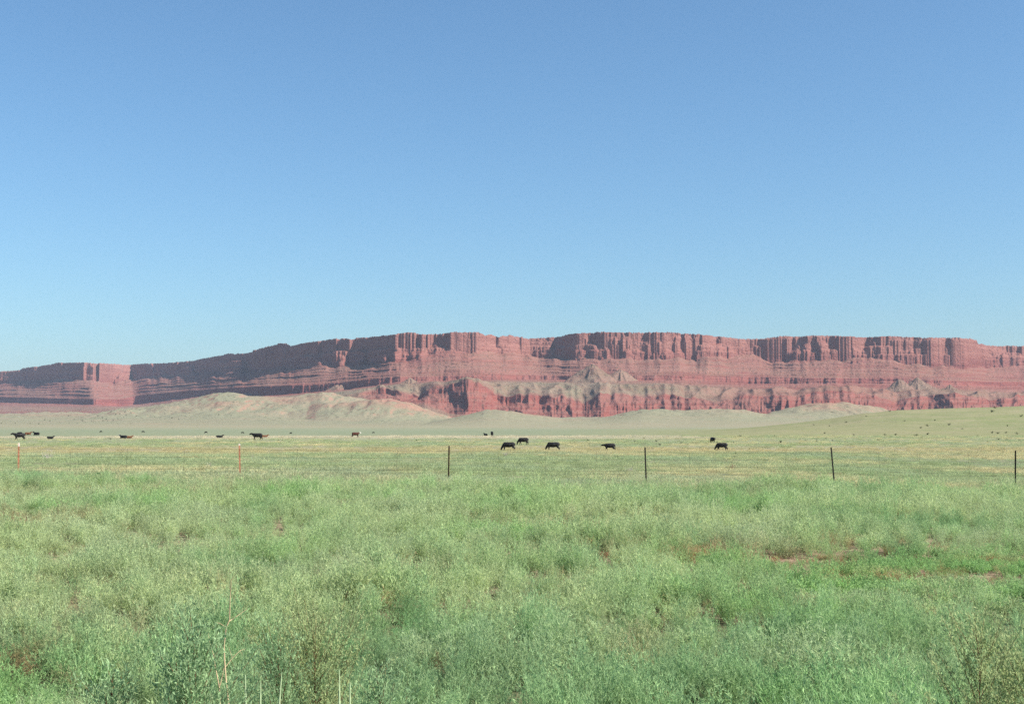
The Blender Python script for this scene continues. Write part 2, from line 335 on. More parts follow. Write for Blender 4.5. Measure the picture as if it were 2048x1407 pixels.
def build_mesa():
    u = np.concatenate([np.linspace(-2000, -60, 130)[:-1], np.arange(-60, 2110, 1.0), np.linspace(2110, 4050, 130)[1:]])
    a = (u - 1024) / F
    Y0 = 505.0 / ev(v_dep(u))
    s = np.cumsum(np.concatenate([[0], np.hypot(np.diff(a * 7600), np.diff(Y0) * 0.35)]))   # distance along the rim
    hf = rng.normal(0, 1, len(u))
    kern = np.exp(-0.5 * (np.arange(-150, 151) / 55.0) ** 2); kern /= kern.sum()
    Ys = np.convolve(np.pad(Y0, 150, mode='edge'), kern, mode='valid')
    xs = a * Ys
    g_ = np.gradient(Ys) / np.maximum(np.gradient(xs), 0.3)
    def gs(q_, sg):
        kk = np.exp(-0.5 * (np.arange(-3 * sg, 3 * sg + 1) / sg) ** 2); kk /= kk.sum()
        return np.convolve(np.pad(q_, 3 * sg, mode='edge'), kk, mode='valid')
    Y2 = gs(Y0, 18); g2 = np.gradient(Y2) / np.maximum(np.gradient(a * Y2), 0.3)
    mult = gs(np.clip(np.sqrt(1 + np.maximum(g_ ** 2, g2 ** 2)), 1, 2.4), 16)
    mult = 1 + (mult - 1) * (0.15 + 0.85 * sm(800, 640, u))
    def stepn(x, seed, wd=0.09):
        x = np.asarray(x, float) + 0.3 * vn(x * 0.7, 0.0, seed + 50)
        f = np.floor(x); t = sm(0.5 - wd, 0.5 + wd, x - f)
        h0 = _h(f.astype(np.int64), np.zeros_like(f, dtype=np.int64), seed); h1 = _h((f + 1).astype(np.int64), np.zeros_like(f, dtype=np.int64), seed)
        return (h0 + (h1 - h0) * t) * 2 - 1
    rows_y = []; rows_z = []; rows_v = []
    def add(y, z, veg): rows_y.append(y); rows_z.append(z); rows_v.append(np.broadcast_to(veg, u.shape).astype(np.float32))
    def butt(zk, amp=1.0, seed=20):
        big = np.abs(vn(s / 420, zk * 0.25, seed)) ** 0.75 * 75
        mid = np.abs(vn(s / 150, zk * 1.3 + 9, seed + 1)) ** 0.8 * 50
        sml = np.abs(vn(s / 55, zk * 2.6 + 3, seed + 2)) * 17
        tin = np.abs(vn(s / 21, zk * 4.0 + 5, seed + 3)) * 6 + 7 * vn(s / 40, zk * 6, seed + 4)
        return (amp * (big + mid + sml + tin) - 75) * mult
    def blocks(t, tier):
        m1 = np.clip(0.6 + vn(s / 330, tier, 340), 0.1, 1.3); m2 = np.clip(0.45 + vn(s / 210, tier, 341), 0, 1.2)
        return mult * (24 * m1 * stepn(s / 120 + 0.15 * vn(s / 60, t * 3, 342), 300 + tier) + 13 * m2 * stepn(s / 52 + 0.3 * vn(s / 40, t * 4, 343), 310 + tier) + 6 * m2 * stepn(s / 23 + 0.4 * vn(s / 30, t * 6, 344), 320 + tier, 0.16))
    Zr = ev(v_rim(u)) * Y0
    top_var = 3.0 * vn(s / 14, 0.5, 2) + 2.0 * hf * (np.abs(vn(s / 60, 4.0, 3)) > 0.25)
    # plateau
    for dy, dz in [(3500, -60), (1500, -25), (600, -8), (250, -2), (120, 1), (70, 0)]:
        add(Y0 + dy - butt(0.0), Zr + dz + top_var * 0.5 + 3 * fbm(s / 90, dy / 50, 2, 31), 0.8)
    bench_t = 0.50 + 0.16 * vn(s / 260, 0, 61) + 0.06 * vn(s / 60, 0, 65)
    bw = np.clip(0.5 + 1.2 * vn(s / 260, 0, 62), 0, 1)
    zb = ev(v_cb(u)) * (Y0 - 60 * mult) + 9 * vn(s / 75, 1, 66) + 5 * vn(s / 28, 1, 67)
    pyr = np.clip(0.4 + 1.1 * vn(s / 600, 7, 63) + 0.9 * np.exp(-((u - 850) / 70) ** 2), 0, 1.2)
    NC = 40
    for i in range(NC):
        t = i / (NC - 1)
        z = Zr + top_var * (1 - t) ** 3 + (zb - Zr) * t
        strata = 6 * vn(z / 6.0, s / 260, 70) + 8 * vn(z / 17.0, s / 500, 71)
        off = 4 + 26 * t + 32 * bw * sm(-0.02, 0.03, t - bench_t) + strata + 70 * pyr * np.clip(t - 0.45, 0, 1) ** 1.2 * (0.5 + np.abs(vn(s / 70, 3, 64)) * 1.6)
        tb = sm(-0.015, 0.015, t - bench_t)
        bl = blocks(t, 0) * (1 - tb) + (0.45 * blocks(t, 0) + 0.75 * blocks(t, 5)) * tb
        rough = 4.5 * vn(s / 9, t * 16, 72) + 3.0 * vn(s / 22, t * 9, 73)
        add(Y0 - off * mult ** 0.5 - butt(t * 0.9) - bl + rough, z, 0.0)
    yb = rows_y[-1]
    k2 = np.exp(-0.5 * (np.arange(-40, 41) / 14.0) ** 2); k2 /= k2.sum()
    ybs = np.convolve(np.pad(yb, 40, mode='edge'), k2, mode='valid')
    # ledgy talus
    Yl = gs(np.minimum(0.5 * Y0 + 0.5 * Ys, Y0), 14) - 430 * mult - 60 * sm(700, 500, u)
    zl = ev(v_lt(u)) * Yl
    NT = 90
    run = 210
    ledges = [(0.10, 0.8), (0.27, 1.5), (0.42, 1.1), (0.55, 1.8), (0.70, 1.3), (0.84, 1.6), (0.94, .4)]
    tot = np.linspace(0, 1, NT)[1:]
    for t in tot:
        # p = fraction of horizontal run; h = fraction of height; ledges drop fast over a short run
        soft = sm(0.0, 0.12, t)
        h = t * 0.42
        for k, (c, wgt) in enumerate(ledges):
            cc = c + 0.025 * vn(s / 300, k * 5.1, 80 + k)
            st_ = np.clip(0.55 + 0.9 * vn(s / 170, k * 3.7, 90 + k), 0.35, 1.0) * wgt
            h = h + 0.58 / 8.5 * (sm(-0.008, 0.008, t - cc) * st_ + (wgt - st_) * t)
        mixb = 1 - 0.65 * t
        fan = 22 * (1 - np.abs(vn(s / 130, t * 0.6, 101)) * 2) * soft + 3.5 * (1 - np.abs(vn(s / 38, t * 2, 102)) * 2) * soft + 1.5 * vn(s / 13, t * 6, 104)
        e_ = sm(0.0, 0.14, t); y = (yb * (1 - e_) + ybs * e_) * (1 - t) + t * (Yl - butt(1.6, 0.35, 26)) - fan
        led = 1.6 * vn(s / 11, np.floor(t * 14), 105) + 3.5 * vn(s / 60, np.floor(t * 12), 106)
        add(y + led, zb + (zl - zb) * h, 0.14 + 0.14 * vn(s / 200, t * 3, 103))
    yl = rows_y[-1]
    # lower cliff band
    zlb = ev(v_lb(u)) * (Yl - 40)
    zlb = np.minimum(zlb, zl - 18)
    for t in np.linspace(0, 1, 17)[1:]:
        z = zl + (zlb - zl) * t
        fl = np.abs(vn(s / 34, t * 0.3, 110)) * 20 + np.abs(vn(s / 90, t * 0.2, 112)) * 26 + np.abs(vn(s / 14, t, 111)) * 6
        add(yl - 4 - 16 * t - fl * (0.4 + 0.6 * t) + 3 * vn(z / 4, s / 200, 113), z, 0.0)
    y3 = rows_y[-1]
    # slope under it down to the bench
    y4 = np.minimum(gs(Yl, 18) - 300 * mult, y3 - 120)
    z4 = np.minimum(ev(v_k4(u)) * y4, zlb - 6)
    vegb = np.interp(u, [-300, 0, 200, 300, 650, 750, 860, 1000, 1150, 1350, 1500, 1800, 1850, 2050], [.35, .2, .25, .5, .7, .7, .35, .5, .62, .42, .08, .1, .4, .15])
    for t in np.linspace(0, 1, 26)[1:]:
        z = zlb + (z4 - zlb) * (t ** 0.85)
        gul = 34 * (1 - np.abs(vn(s / 95, t * 0.8, 120)) * 2) * math.sin(math.pi * min(t, .9)) + 11 * (1 - np.abs(vn(s / 30, t * 2, 121)) * 2) * (1 - t * .5)
        led = 5 * vn(z / 5.0, s / 250, 122)
        add(y3 + (y4 - y3) * t - gul + led, z, vegb * sm(0.1, 0.9, t))
    # bench out to the edge of the red badlands
    esc = sm(690, 760, u)
    y5 = np.interp(u, [-2500, 0, 400, 690, 760, 860, 930, 1000, 1200, 1500, 1650, 1760, 1830, 1910, 2048, 4000], [8200, 8900, 7500, 6600, 6200, 6130, 5950, 6040, 5970, 6100, 5900, 5930, 6150, 5900, 6050, 6100])
    y5 = np.minimum(y5, y4 - 200)
    butt5 = esc * (np.abs(vn(s / 190, 2.2, 130)) * 95 + np.abs(vn(s / 75, 1.2, 131)) * 55 + 130 * vn(s / 480, 3.1, 134) - 60)
    z5 = ev(v_k5(u)) * y5
    z5 = np.minimum(z5 + esc * (8 * vn(s / 60, 2, 132) + 5 * vn(s / 24, 2, 133)), z4 + 20)
    for t in np.linspace(0, 1, 22)[1:]:
        y = y4 + (y5 - y4) * t
        und = (12 * fbm(s / 160, t * 4, 3, 140) + esc * (16 * (1 - 2 * np.abs(vn(s / 150 + t, t * 2, 141))) + 7 * (1 - 2 * np.abs(vn(s / 52 - t, t * 3, 142))))) * math.sin(math.pi * t)
        add(y - butt5 * t, z4 + (z5 - z4) * sm(0, 1, t) * 0.5 + (z5 - z4) * t * 0.5 + und, np.clip(vegb + 0.25, 0, 1) * (1 - 0.5 * esc * sm(.85, 1, t)))
    # badland escarpment
    y6 = y5 - 330
    z6 = np.minimum(ev(v_k6(u)) * y6, z5 - 8)
    NE = 44
    cl = np.clip(0.4 + 1.0 * vn(s / 220, 1, 150), 0, 1) * (0.15 + 0.85 * sm(1400, 1250, u))
    for i in range(1, NE):
        t = i / (NE - 1)
        cliffy = (1 - cl) * t + cl * (0.34 * sm(0, 0.08, t) + 0.66 * t)
        z = z5 + (z6 - z5) * cliffy + 3.0 * vn(s / 16, t * 7, 155) * esc
        gul = 62 * (1 - np.abs(vn(s / 130 + 0.35 * t, t * 0.7, 151)) * 2) + 27 * (1 - np.abs(vn(s / 46 + 0.2 * t, t * 1.4, 152)) * 2) + 10 * (1 - np.abs(vn(s / 17, t * 2, 153)) * 2)
        gul = gul * (0.35 + 0.65 * math.sin(math.pi * min(t * 1.1, 1))) * (0.25 + 0.75 * esc)
        led = 5 * vn(z / 4.5, s / 300, 154) * esc
        add(y5 + (y6 - y5) * t - butt5 * (1 - 0.3 * t) - gul + led, z, vegb * (1 - esc) * 0.9 + 0.0)
    y7 = y6 - 350
    for t in np.linspace(0, 1, 9)[1:]:
        add(rows_y[-1] * 0 + y6 + (y7 - y6) * t - butt5 * 0.7 * (1 - t), z6 + (ev(846) * y7 - z6) * t + 4 * vn(s / 60, t * 3, 160) * (1 - t), 0.55 + 0.2 * vn(s / 150, t * 2, 161))
    add(y7 - 60, np.full_like(u, -40.0), 0.5)
    Yg = np.array(rows_y); Zg = np.array(rows_z); Vg = np.array(rows_v)
    for i in range(1, len(Yg)): Yg[i] = np.minimum(Yg[i], Yg[i - 1] - 0.4)
    Xg = a[None, :] * Yg
    # debris cones that lap over the ledges
    cones = [(1186, 725, 6680, 0.68), (1240, 735, 6720, 0.66), (820, 754, 6540, 0.52), (870, 759, 6500, 0.62), (1800, 757, 6600, 0.7), (1835, 754, 6740, 0.66), (1900, 767, 6600, 0.62), (560, 746, 8050, 0.6), (700, 754, 7100, 0.6)]
    for (cu, cv, cd, sl) in cones:
        cx = (cu - 1024) / F * cd; h = ev(cv) * cd
        d = np.hypot(Xg - cx, (Yg - cd) * 0.8)
        d = d * (1 + 0.16 * vn(Xg / 60, Yg / 60, 200 + cu % 37))
        ga = np.arctan2(Yg - cd, Xg - cx); zc = h - sl * d ** 1.0 + 5 * vn(Xg / 35, Yg / 35, 7) - np.minimum(d / 40, 1) * 13 * np.abs(vn(ga * 4.0, d / 90, 8 + cu % 11))
        m = (zc > Zg) & (Zg > ev(790) * cd * 0.9)
        Zg = np.where(m, zc, Zg); Vg = np.where(m, 0.62, Vg)
    co = np.stack([Xg, Yg, Zg + ZC], -1).reshape(-1, 3)
    me = mesh_np('red_cliffs', co, quads=grid_quads(len(Yg), len(u))[:, ::-1], mat=m_rock, smooth=False)
    at_ = me.attributes.new('veg', 'FLOAT', 'POINT'); at_.data.foreach_set('value', np.clip(Vg, 0, 1).astype(np.float32).ravel())
    o = obj('red_cliffs', me); tag(o, 'long red sandstone mesa with ledgy slopes across the skyline', kind='structure')
build_mesa()

# ------------------------------------------------------------------ haze
def build_haze():
    x0, x1, y0, y1, z0, z1 = -17500, 17500, -15000, 18000, -60, 700
    co = [(x, y, z) for z in (z0, z1) for y in (y0, y1) for x in (x0, x1)]
    qd = [(0, 2, 3, 1), (4, 5, 7, 6), (0, 1, 5, 4), (2, 6, 7, 3), (0, 4, 6, 2), (1, 3, 7, 5)]
    m = bpy.data.materials.new('haze_air'); m.use_nodes = True; n = m.node_tree.nodes
    n.remove(n['Principled BSDF'])
    v = n.new('ShaderNodeVolumePrincipled'); v.inputs['Density'].default_value = HAZE; v.inputs['Color'].default_value = (0.66, 0.80, 1.0, 1); v.inputs['Anisotropy'].default_value = 0.0
    m.node_tree.links.new(v.outputs[0], n['Material Output'].inputs['Volume'])
    o = obj('haze', mesh_np('haze', co, quads=qd, mat=m)); tag(o, 'pale blue haze thinning the far cliffs', kind='stuff')
if HAZE > 0: build_haze()

# ------------------------------------------------------------------ cattle
m_black = plain('black_hide', (0.012, 0.011, 0.011), 0.6, 0.25, 0.3, 3)
m_brown = plain('brown_hide', (0.055, 0.018, 0.010), 0.7, 0.2, 0.25, 3)
m_rust = plain('rusty_hide', (0.16, 0.070, 0.035), 0.7, 0.2, 0.25, 3)
m_white = plain('white_hair', (0.62, 0.58, 0.52), 0.8, 0.1)

def skin_mesh(name, nodes, edges, voxel=0.035):
    """one continuous body: tapered limbs along the edges, fused and smoothed. nodes: (x, y, z, r_vertical, r_side)"""
    co = []; fc = []
    def ball(p, rv, rs):
        b0 = len(co); nu, nv_ = 10, 6
        for i in range(nv_ + 1):
            th = math.pi * i / nv_
            for k in range(nu):
                ph = 2 * math.pi * k / nu
                co.append((p[0] + rv * math.sin(th) * math.cos(ph), p[1] + rs * math.sin(th) * math.sin(ph), p[2] + rv * math.cos(th)))
        for i in range(nv_):
            for k in range(nu): fc.append((b0 + i * nu + k, b0 + (i + 1) * nu + k, b0 + (i + 1) * nu + (k + 1) % nu, b0 + i * nu + (k + 1) % nu))
    for (a_, b_) in edges:
        A, B = nodes[a_], nodes[b_]; L = math.dist(A[:3], B[:3]); st = max(2, int(L / (0.35 * min(A[3], B[3]) + 0.012)))
        for k in range(st + 1):
            t = k / st; q_ = [A[m] * (1 - t) + B[m] * t for m in range(5)]; ball(q_[:3], q_[3], q_[4])
    me = bpy.data.meshes.new(name + '_parts'); me.from_pydata(co, [], fc)
    o = bpy.data.objects.new(name + '_tmp', me); COL.objects.link(o)
    m1 = o.modifiers.new('r', 'REMESH'); m1.mode = 'VOXEL'; m1.voxel_size = voxel; m1.use_smooth_shade = True
    m2 = o.modifiers.new('s', 'SMOOTH'); m2.iterations = 3; m2.factor = 0.5
    m3 = o.modifiers.new('d', 'DECIMATE'); m3.ratio = 0.35
    dg = bpy.context.evaluated_depsgraph_get(); dg.update()
    out = bpy.data.meshes.new_from_object(o.evaluated_get(dg)); out.name = name
    bpy.data.objects.remove(o); bpy.data.meshes.remove(me)
    return out

def cow_nodes(pose, seed=0):
    """head towards -x, feet at z = 0, about 1.4 m at the withers"""
    r = random.Random(seed); N = []; E = []
    def a(x, y, z, rr, ry=None, link=None):
        N.append((x, y, z, rr, ry if ry else rr))
        if link is not None: E.append((link, len(N) - 1))
        return len(N) - 1
    lie = pose == 'lie'; dz = -0.52 if lie else 0.0
    mid = a(0.0, 0, 0.96 + dz, 0.40, 0.37)
    rib = a(-0.38, 0, 0.97 + dz, 0.39, 0.34, mid)
    sho = a(-0.70, 0, 1.02 + dz, 0.34, 0.29, rib)
    loin = a(0.38, 0, 1.00 + dz, 0.37, 0.32, mid)
    rump = a(0.72, 0, 1.06 + dz, 0.29, 0.25, loin)
    tail0 = a(0.97, 0, 1.12 + dz, 0.10, 0.09, rump)
    if not lie:
        t1 = a(1.05, 0.02, 0.85, 0.035, 0.035, tail0); t2 = a(1.04, 0.03, 0.55, 0.035, 0.035, t1); a(1.02, 0.03, 0.38, 0.06, 0.06, t2)
    if pose == 'graze':
        n1 = a(-0.98, 0, 0.84, 0.22, 0.17, sho); n2 = a(-1.20, 0, 0.55, 0.17, 0.13, n1)
        h1 = a(-1.30, 0, 0.36, 0.15, 0.13, n2); a(-1.36, 0, 0.10, 0.10, 0.09, h1); hz, hx = 0.46, -1.24
    elif pose == 'stand':
        n1 = a(-1.02, 0, 1.13, 0.22, 0.17, sho); n2 = a(-1.26, 0, 1.25, 0.17, 0.14, n1)
        h1 = a(-1.43, 0, 1.26, 0.155, 0.14, n2); a(-1.72, 0, 1.12, 0.10, 0.09, h1); hz, hx = 1.33, -1.36
    elif pose == 'low':
        n1 = a(-1.02, 0, 1.05, 0.21, 0.17, sho); n2 = a(-1.28, 0, 1.06, 0.16, 0.13, n1)
        h1 = a(-1.46, 0, 1.06, 0.15, 0.13, n2); a(-1.76, 0, 0.98, 0.095, 0.085, h1); hz, hx = 1.13, -1.38
    else:
        n1 = a(-0.98, 0, 0.66, 0.22, 0.18, sho); n2 = a(-1.16, 0, 0.86, 0.17, 0.14, n1)
        h1 = a(-1.28, 0, 0.92, 0.15, 0.14, n2); a(-1.54, 0, 0.80, 0.10, 0.09, h1); hz, hx = 0.97, -1.20
    for sgn in (-1, 1):
        e = a(hx - 0.02, sgn * 0.15, hz, 0.035, 0.03, h1); a(hx - 0.02, sgn * 0.30, hz - 0.02, 0.05, 0.03, e)
        st = 0.10 * sgn * (1 if r.random() < .5 else -1)
        if not lie:
            k = a(-0.68 + st * .6, sgn * 0.17, 0.62, 0.13, 0.11, sho); k2 = a(-0.66 + st * 1.2, sgn * 0.17, 0.36, 0.075, 0.07, k)
            k3 = a(-0.66 + st * 1.8, sgn * 0.17, 0.14, 0.055, 0.05, k2); a(-0.69 + st * 1.9, sgn * 0.17, 0.05, 0.07, 0.06, k3)
            p = a(0.62 - st * .5, sgn * 0.17, 0.70, 0.19, 0.14, rump); p2 = a(0.84 - st * 1.2, sgn * 0.17, 0.42, 0.085, 0.075, p)
            p3 = a(0.80 - st * 1.6, sgn * 0.17, 0.16, 0.058, 0.055, p2); a(0.76 - st * 1.6, sgn * 0.17, 0.05, 0.075, 0.06, p3)
        else:
            k = a(-0.72, sgn * 0.22, 0.26, 0.13, 0.11, sho); k2 = a(-1.02, sgn * 0.22, 0.12, 0.08, 0.08, k); a(-0.80, sgn * 0.20, 0.06, 0.06, 0.06, k2)
            p = a(0.55, sgn * 0.26, 0.30, 0.19, 0.16, rump); p2 = a(0.20, sgn * 0.34, 0.13, 0.10, 0.09, p); a(0.55, sgn * 0.34, 0.07, 0.06, 0.06, p2)
    return N, E

COWM = {}
def cow_mesh(pose, seed, mats):
    key = (pose, seed)
    if key not in COWM: COWM[key] = skin_mesh('cattle_body', *cow_nodes(pose, seed))
    me = COWM[key].copy()
    me.materials.clear(); me.materials.append(mats[0])
    if len(mats) > 1:                                    # white face
        me.materials.append(mats[1])
        for p in me.polygons:
            if p.center.x < -1.26: p.material_index = 1
    return me

# u, v of the feet, pixel height of the standing animal or length scale, pose, heading (deg, 0 = head to the left), coat, label
HERD = [
    (39.5, 880.5, 14.4, 'stand', -22, 'black', 'large black cow standing in side view behind the leftmost orange fence post', 'cow', 1.30),
    (40.5, 870, 6.3, 'low', 15, 'black', 'small black cow half hidden behind the back of the leftmost large cow', 'cow', 1.30),
    (55.5, 869.5, 6.4, 'lie', 185, 'rust', 'small reddish brown calf lying right of the leftmost large black cow', 'calf', 1.0),
    (73.5, 870, 7.0, 'lie', 20, 'black', 'small black cow lying right of the reddish brown calf at the far left', 'cow', 1.0),
    (100, 877.8, 6.4, 'lie', 170, 'black', 'low dark calf lying flat in pale grass right of the leftmost large cow', 'calf', 1.0),
    (202, 864.6, 3.4, 'graze', 10, 'black', 'tiny distant black cow, first from the left on the far plain', 'cow', 1.3),
    (286, 865, 3.6, 'graze', 170, 'black', 'tiny distant black cow on the far plain above the white faced resting cow', 'cow', 1.3),
    (247.5, 876.5, 7.4, 'lie', 5, 'blackface', 'black cow with a white face lying in the straw coloured grass', 'cow', 1.0),
    (258.5, 876.5, 6.0, 'lie', 180, 'rust', 'brown calf lying directly behind the white faced black cow', 'calf', 1.0),
    (412, 866.3, 3.8, 'graze', 5, 'black', 'tiny distant black cow on the far plain just above the resting black cow', 'cow', 1.3),
    (438.5, 875.8, 6.6, 'lie', 175, 'black', 'small black cow lying alone above the second orange fence post', 'cow', 1.0),
    (485, 867, 3.6, 'graze', 175, 'black', 'tiny distant black cow behind the cow standing by the second post', 'cow', 1.3),
    (515, 880.2, 13.8, 'stand', 4, 'black', 'black cow standing side on with raised head right of the second fence post', 'cow', 1.30),
    (529, 875, 6.2, 'lie', 180, 'rust', 'dark reddish calf lying at the hind legs of the standing black cow', 'calf', 1.0),
    (582, 867.4, 3.3, 'graze', 8, 'black', 'tiny distant black cow between the standing black cow and the brown cow', 'cow', 1.3),
    (710.5, 874.6, 9.8, 'stand', 152, 'brownface', 'brown cow with a white face standing alone on the plain', 'cow', 1.25),
    (747, 866.4, 3.0, 'graze', 5, 'black', 'tiny distant black cow just right of the brown white faced cow', 'cow', 1.3),
    (971.5, 872, 6.2, 'lie', 60, 'black', 'black cow lying beside the cow that faces away above the third fence post', 'cow', 1.0),
    (984, 872.3, 9.8, 'low', 82, 'black', 'black cow seen end on standing beside a resting cow', 'cow', 1.30),
    (1018, 902, 18.4, 'graze', 5, 'black', 'black cow grazing nearest the third fence post, in front of another grazing cow', 'cow', 1.36),
    (1047, 889.5, 14.8, 'graze', 3, 'black', 'black cow grazing a little farther back behind the two near grazing cows', 'cow', 1.36),
    (1107, 902, 18.4, 'graze', 4, 'black', 'black cow grazing alone between the pair of grazing cows and the slim standing cow', 'cow', 1.36),
    (1220, 902, 15.6, 'low', 6, 'black', 'slim black cow standing with its head held out level beside the fourth fence post', 'cow', 1.34),
    (1425, 886.3, 11.8, 'low', 255, 'black', 'black calf seen from behind above the rightmost grazing cow', 'calf', 1.3),
    (1444, 901.5, 16.6, 'graze', 14, 'black', 'stocky black cow grazing, rightmost of the herd', 'cow', 1.36),
]
for i, (u, v, hpx, pose, head, coat, lab, cat, hgt) in enumerate(HERD):
    p = at(u, v)
    mats = {'black': [m_black], 'brown': [m_brown], 'rust': [m_rust], 'blackface': [m_black, m_white], 'brownface': [m_brown, m_white]}[coat]
    me = cow_mesh(pose, i % 2, mats)
    o = obj('calf' if cat == 'calf' else 'cow', me, loc=p)
    h = hpx / F * p.y
    hh = 0.95 if pose == 'lie' else hgt
    o.scale = (0.88 * h / hh, h / hh, h / hh)
    o.rotation_euler = (0, 0, math.radians(-head))
    tag(o, lab, cat, 'cattle spread over the pasture')
    print('COW', round(u), 'dist', round(p.y), 'height', round(h, 2))

# ------------------------------------------------------------------ fence
m_orange = plain('orange_post_paint', (0.40, 0.185, 0.11), 0.6, 0.3, 0.25, 6)
m_rust2 = plain('rusted_post_steel', (0.085, 0.035, 0.02), 0.8, 0.2, 0.4, 9)
m_dark = plain('dark_post_steel', (0.018, 0.016, 0.013), 0.6, 0.3, 0.3, 9)
m_tip = plain('white_post_tip', (0.75, 0.70, 0.62), 0.6, 0.2)
m_wire = plain('dull_wire', (0.05, 0.045, 0.032), 0.6, 0.3, metallic=0.3)

def tube_co(pts, r, n=5):
    co = []; q = []
    pts = [Vector(p) for p in pts]
    for i, p in enumerate(pts):
        d = (pts[min(i + 1, len(pts) - 1)] - pts[max(i - 1, 0)]).normalized()
        up = Vector((0, 0, 1)) if abs(d.z) < 0.9 else Vector((0, 1, 0))
        x = d.cross(up).normalized(); y = d.cross(x)
        rr = r[i] if hasattr(r, '__len__') else r
        for k in range(n):
            a_ = 2 * math.pi * k / n; co.append(tuple(p + (x * math.cos(a_) + y * math.sin(a_)) * rr))
    for i in range(len(pts) - 1):
        for k in range(n):
            q.append((i * n + k, i * n + (k + 1) % n, (i + 1) * n + (k + 1) % n, (i + 1) * n + k))
    return co, q

def join_tubes(name, tubes, mat):
    co = []; q = []
    for pts, r, n in tubes:
        c, f = tube_co(pts, r, n); b0 = len(co); co += c; q += [tuple(i + b0 for i in t) for t in f]
    return mesh_np(name, np.array(co), quads=q, mat=mat, smooth=True)

def prism(name, prof, z0, z1, mat, studs=True):
    n = len(prof); co = [(x, y, z0) for x, y in prof] + [(x, y, z1) for x, y in prof]
    faces = [tuple(range(n - 1, -1, -1)), tuple(range(n, 2 * n))] + [(i, (i + 1) % n, n + (i + 1) % n, n + i) for i in range(n)]
    if studs:
        z = z0 + 0.06
        while z < z1 - 0.03:
            b0 = len(co)
            for dz in (0, 0.018):
                for x, y in ((-0.010, -0.034), (0.010, -0.034), (0.010, -0.0249), (-0.010, -0.0249)): co.append((x, y, z + dz))
            faces += [tuple(b0 + k for k in f) for f in ((3, 2, 1, 0), (4, 5, 6, 7), (0, 1, 5, 4), (1, 2, 6, 5), (2, 3, 7, 6), (3, 0, 4, 7))]
            z += 0.055
    me = bpy.data.meshes.new(name); me.from_pydata(co, [], faces); me.materials.append(mat); return me

FENCE_Y0, DY = 52.0, 1.15
TEE = [(-0.031, -0.024), (0.031, -0.024), (0.031, -0.013), (0.007, -0.011), (0.007, 0.032), (-0.007, 0.032), (-0.007, -0.011), (-0.031, -0.013)]
# top pixel u,v ; foot pixel u ; paint
POSTS = [(-436, 886, -436, 'orange'), (40, 885.5, 40.5, 'orange'), (480, 887, 482.5, 'orange'), (898.6, 891, 897.5, 'rust'), (1289.2, 894, 1291.5, 'dark'), (1660.5, 894, 1667, 'dark'), (2028.3, 900.5, 2025.8, 'dark'), (2395, 903, 2395, 'dark')]
fence = bpy.data.objects.new('wire_fence', None); COL.objects.link(fence); fence.location = (0, 55, float(gz(np.array([0.0]), np.array([55.0]))[0]))
tag(fence, 'low barbed wire fence on thin steel posts crossing the whole pasture', 'fence')
bpy.context.view_layer.update()
def fobj(name, me, loc=(0, 0, 0)):
    o = obj(name, me, fence); o.location = Vector(loc) - fence.location; return o
tops = []
for i, (u, v, uf, c) in enumerate(POSTS):
    y = FENCE_Y0 + DY * (i - 1)
    top = Vector(((u - 1024) / F * y, y, ZC + float(ev(v)) * y)); tops.append(top)
    gx = (uf - 1024) / F * y; gzv = float(gz(np.array([gx]), np.array([y]))[0])
    foot = Vector((gx, y, gzv - 0.12)); L = (top - foot).length
    mat = {'orange': m_orange, 'rust': m_rust2, 'dark': m_dark}[c]
    p = fobj('post', prism('post', TEE, 0, L, mat), foot)
    p.rotation_euler = (top - foot).to_track_quat('Z', 'Y').to_euler()
    if c == 'orange':
        tip = obj('tip', prism('tip', [(x * 1.12, yy * 1.12) for x, yy in TEE], L - (0.13 if i < 2 else 0.07), L + 0.004, m_tip, False), p)
DROPS = [0.21, 0.50, 0.79, 0.97, 1.10]
def wire_pt(k, f):
    """height of strand k at fractional post index f"""
    i = min(int(f), len(tops) - 2); t = f - i
    a_, b_ = tops[i], tops[i + 1]
    p = a_.lerp(b_, t); sag = 0.035 * 4 * t * (1 - t) * (1 + 0.3 * k)
    return Vector((p.x, p.y - 0.035, p.z - DROPS[k] - sag))
for k in range(5):
    pts = [wire_pt(k, f) for f in np.linspace(0, len(tops) - 1.0001, 8 * (len(tops) - 1) + 1)]
    me = join_tubes('wire', [([q_ - fence.location for q_ in pts], 0.0035, 4)], m_wire)
    obj('wire', me, fence)
rs = random.Random(5)
for us in [144, 257, 371, 596, 705, 796, 996, 1090, 1193, 1378, 1470, 1571, 1755, 1837, 1934]:
    # find fractional index whose pixel is us
    lo, hi = 0.0, len(tops) - 1.001
    for _ in range(30):
        m_ = (lo + hi) / 2; q_ = wire_pt(0, m_)
        if 1024 + F * q_.x / q_.y < us: lo = m_
        else: hi = m_
    lean = 0.06 if us == 1470 else rs.uniform(-.012, .012)
    pts = [wire_pt(k, lo - lean * k / 4) for k in range(5)]
    pts = [pts[0] + Vector((0, 0, .05))] + pts + [pts[-1] - Vector((0, 0, .04))]
    obj('wire_stay', join_tubes('wire_stay', [([q_ - fence.location for q_ in pts], 0.0042, 4)], m_wire), fence)

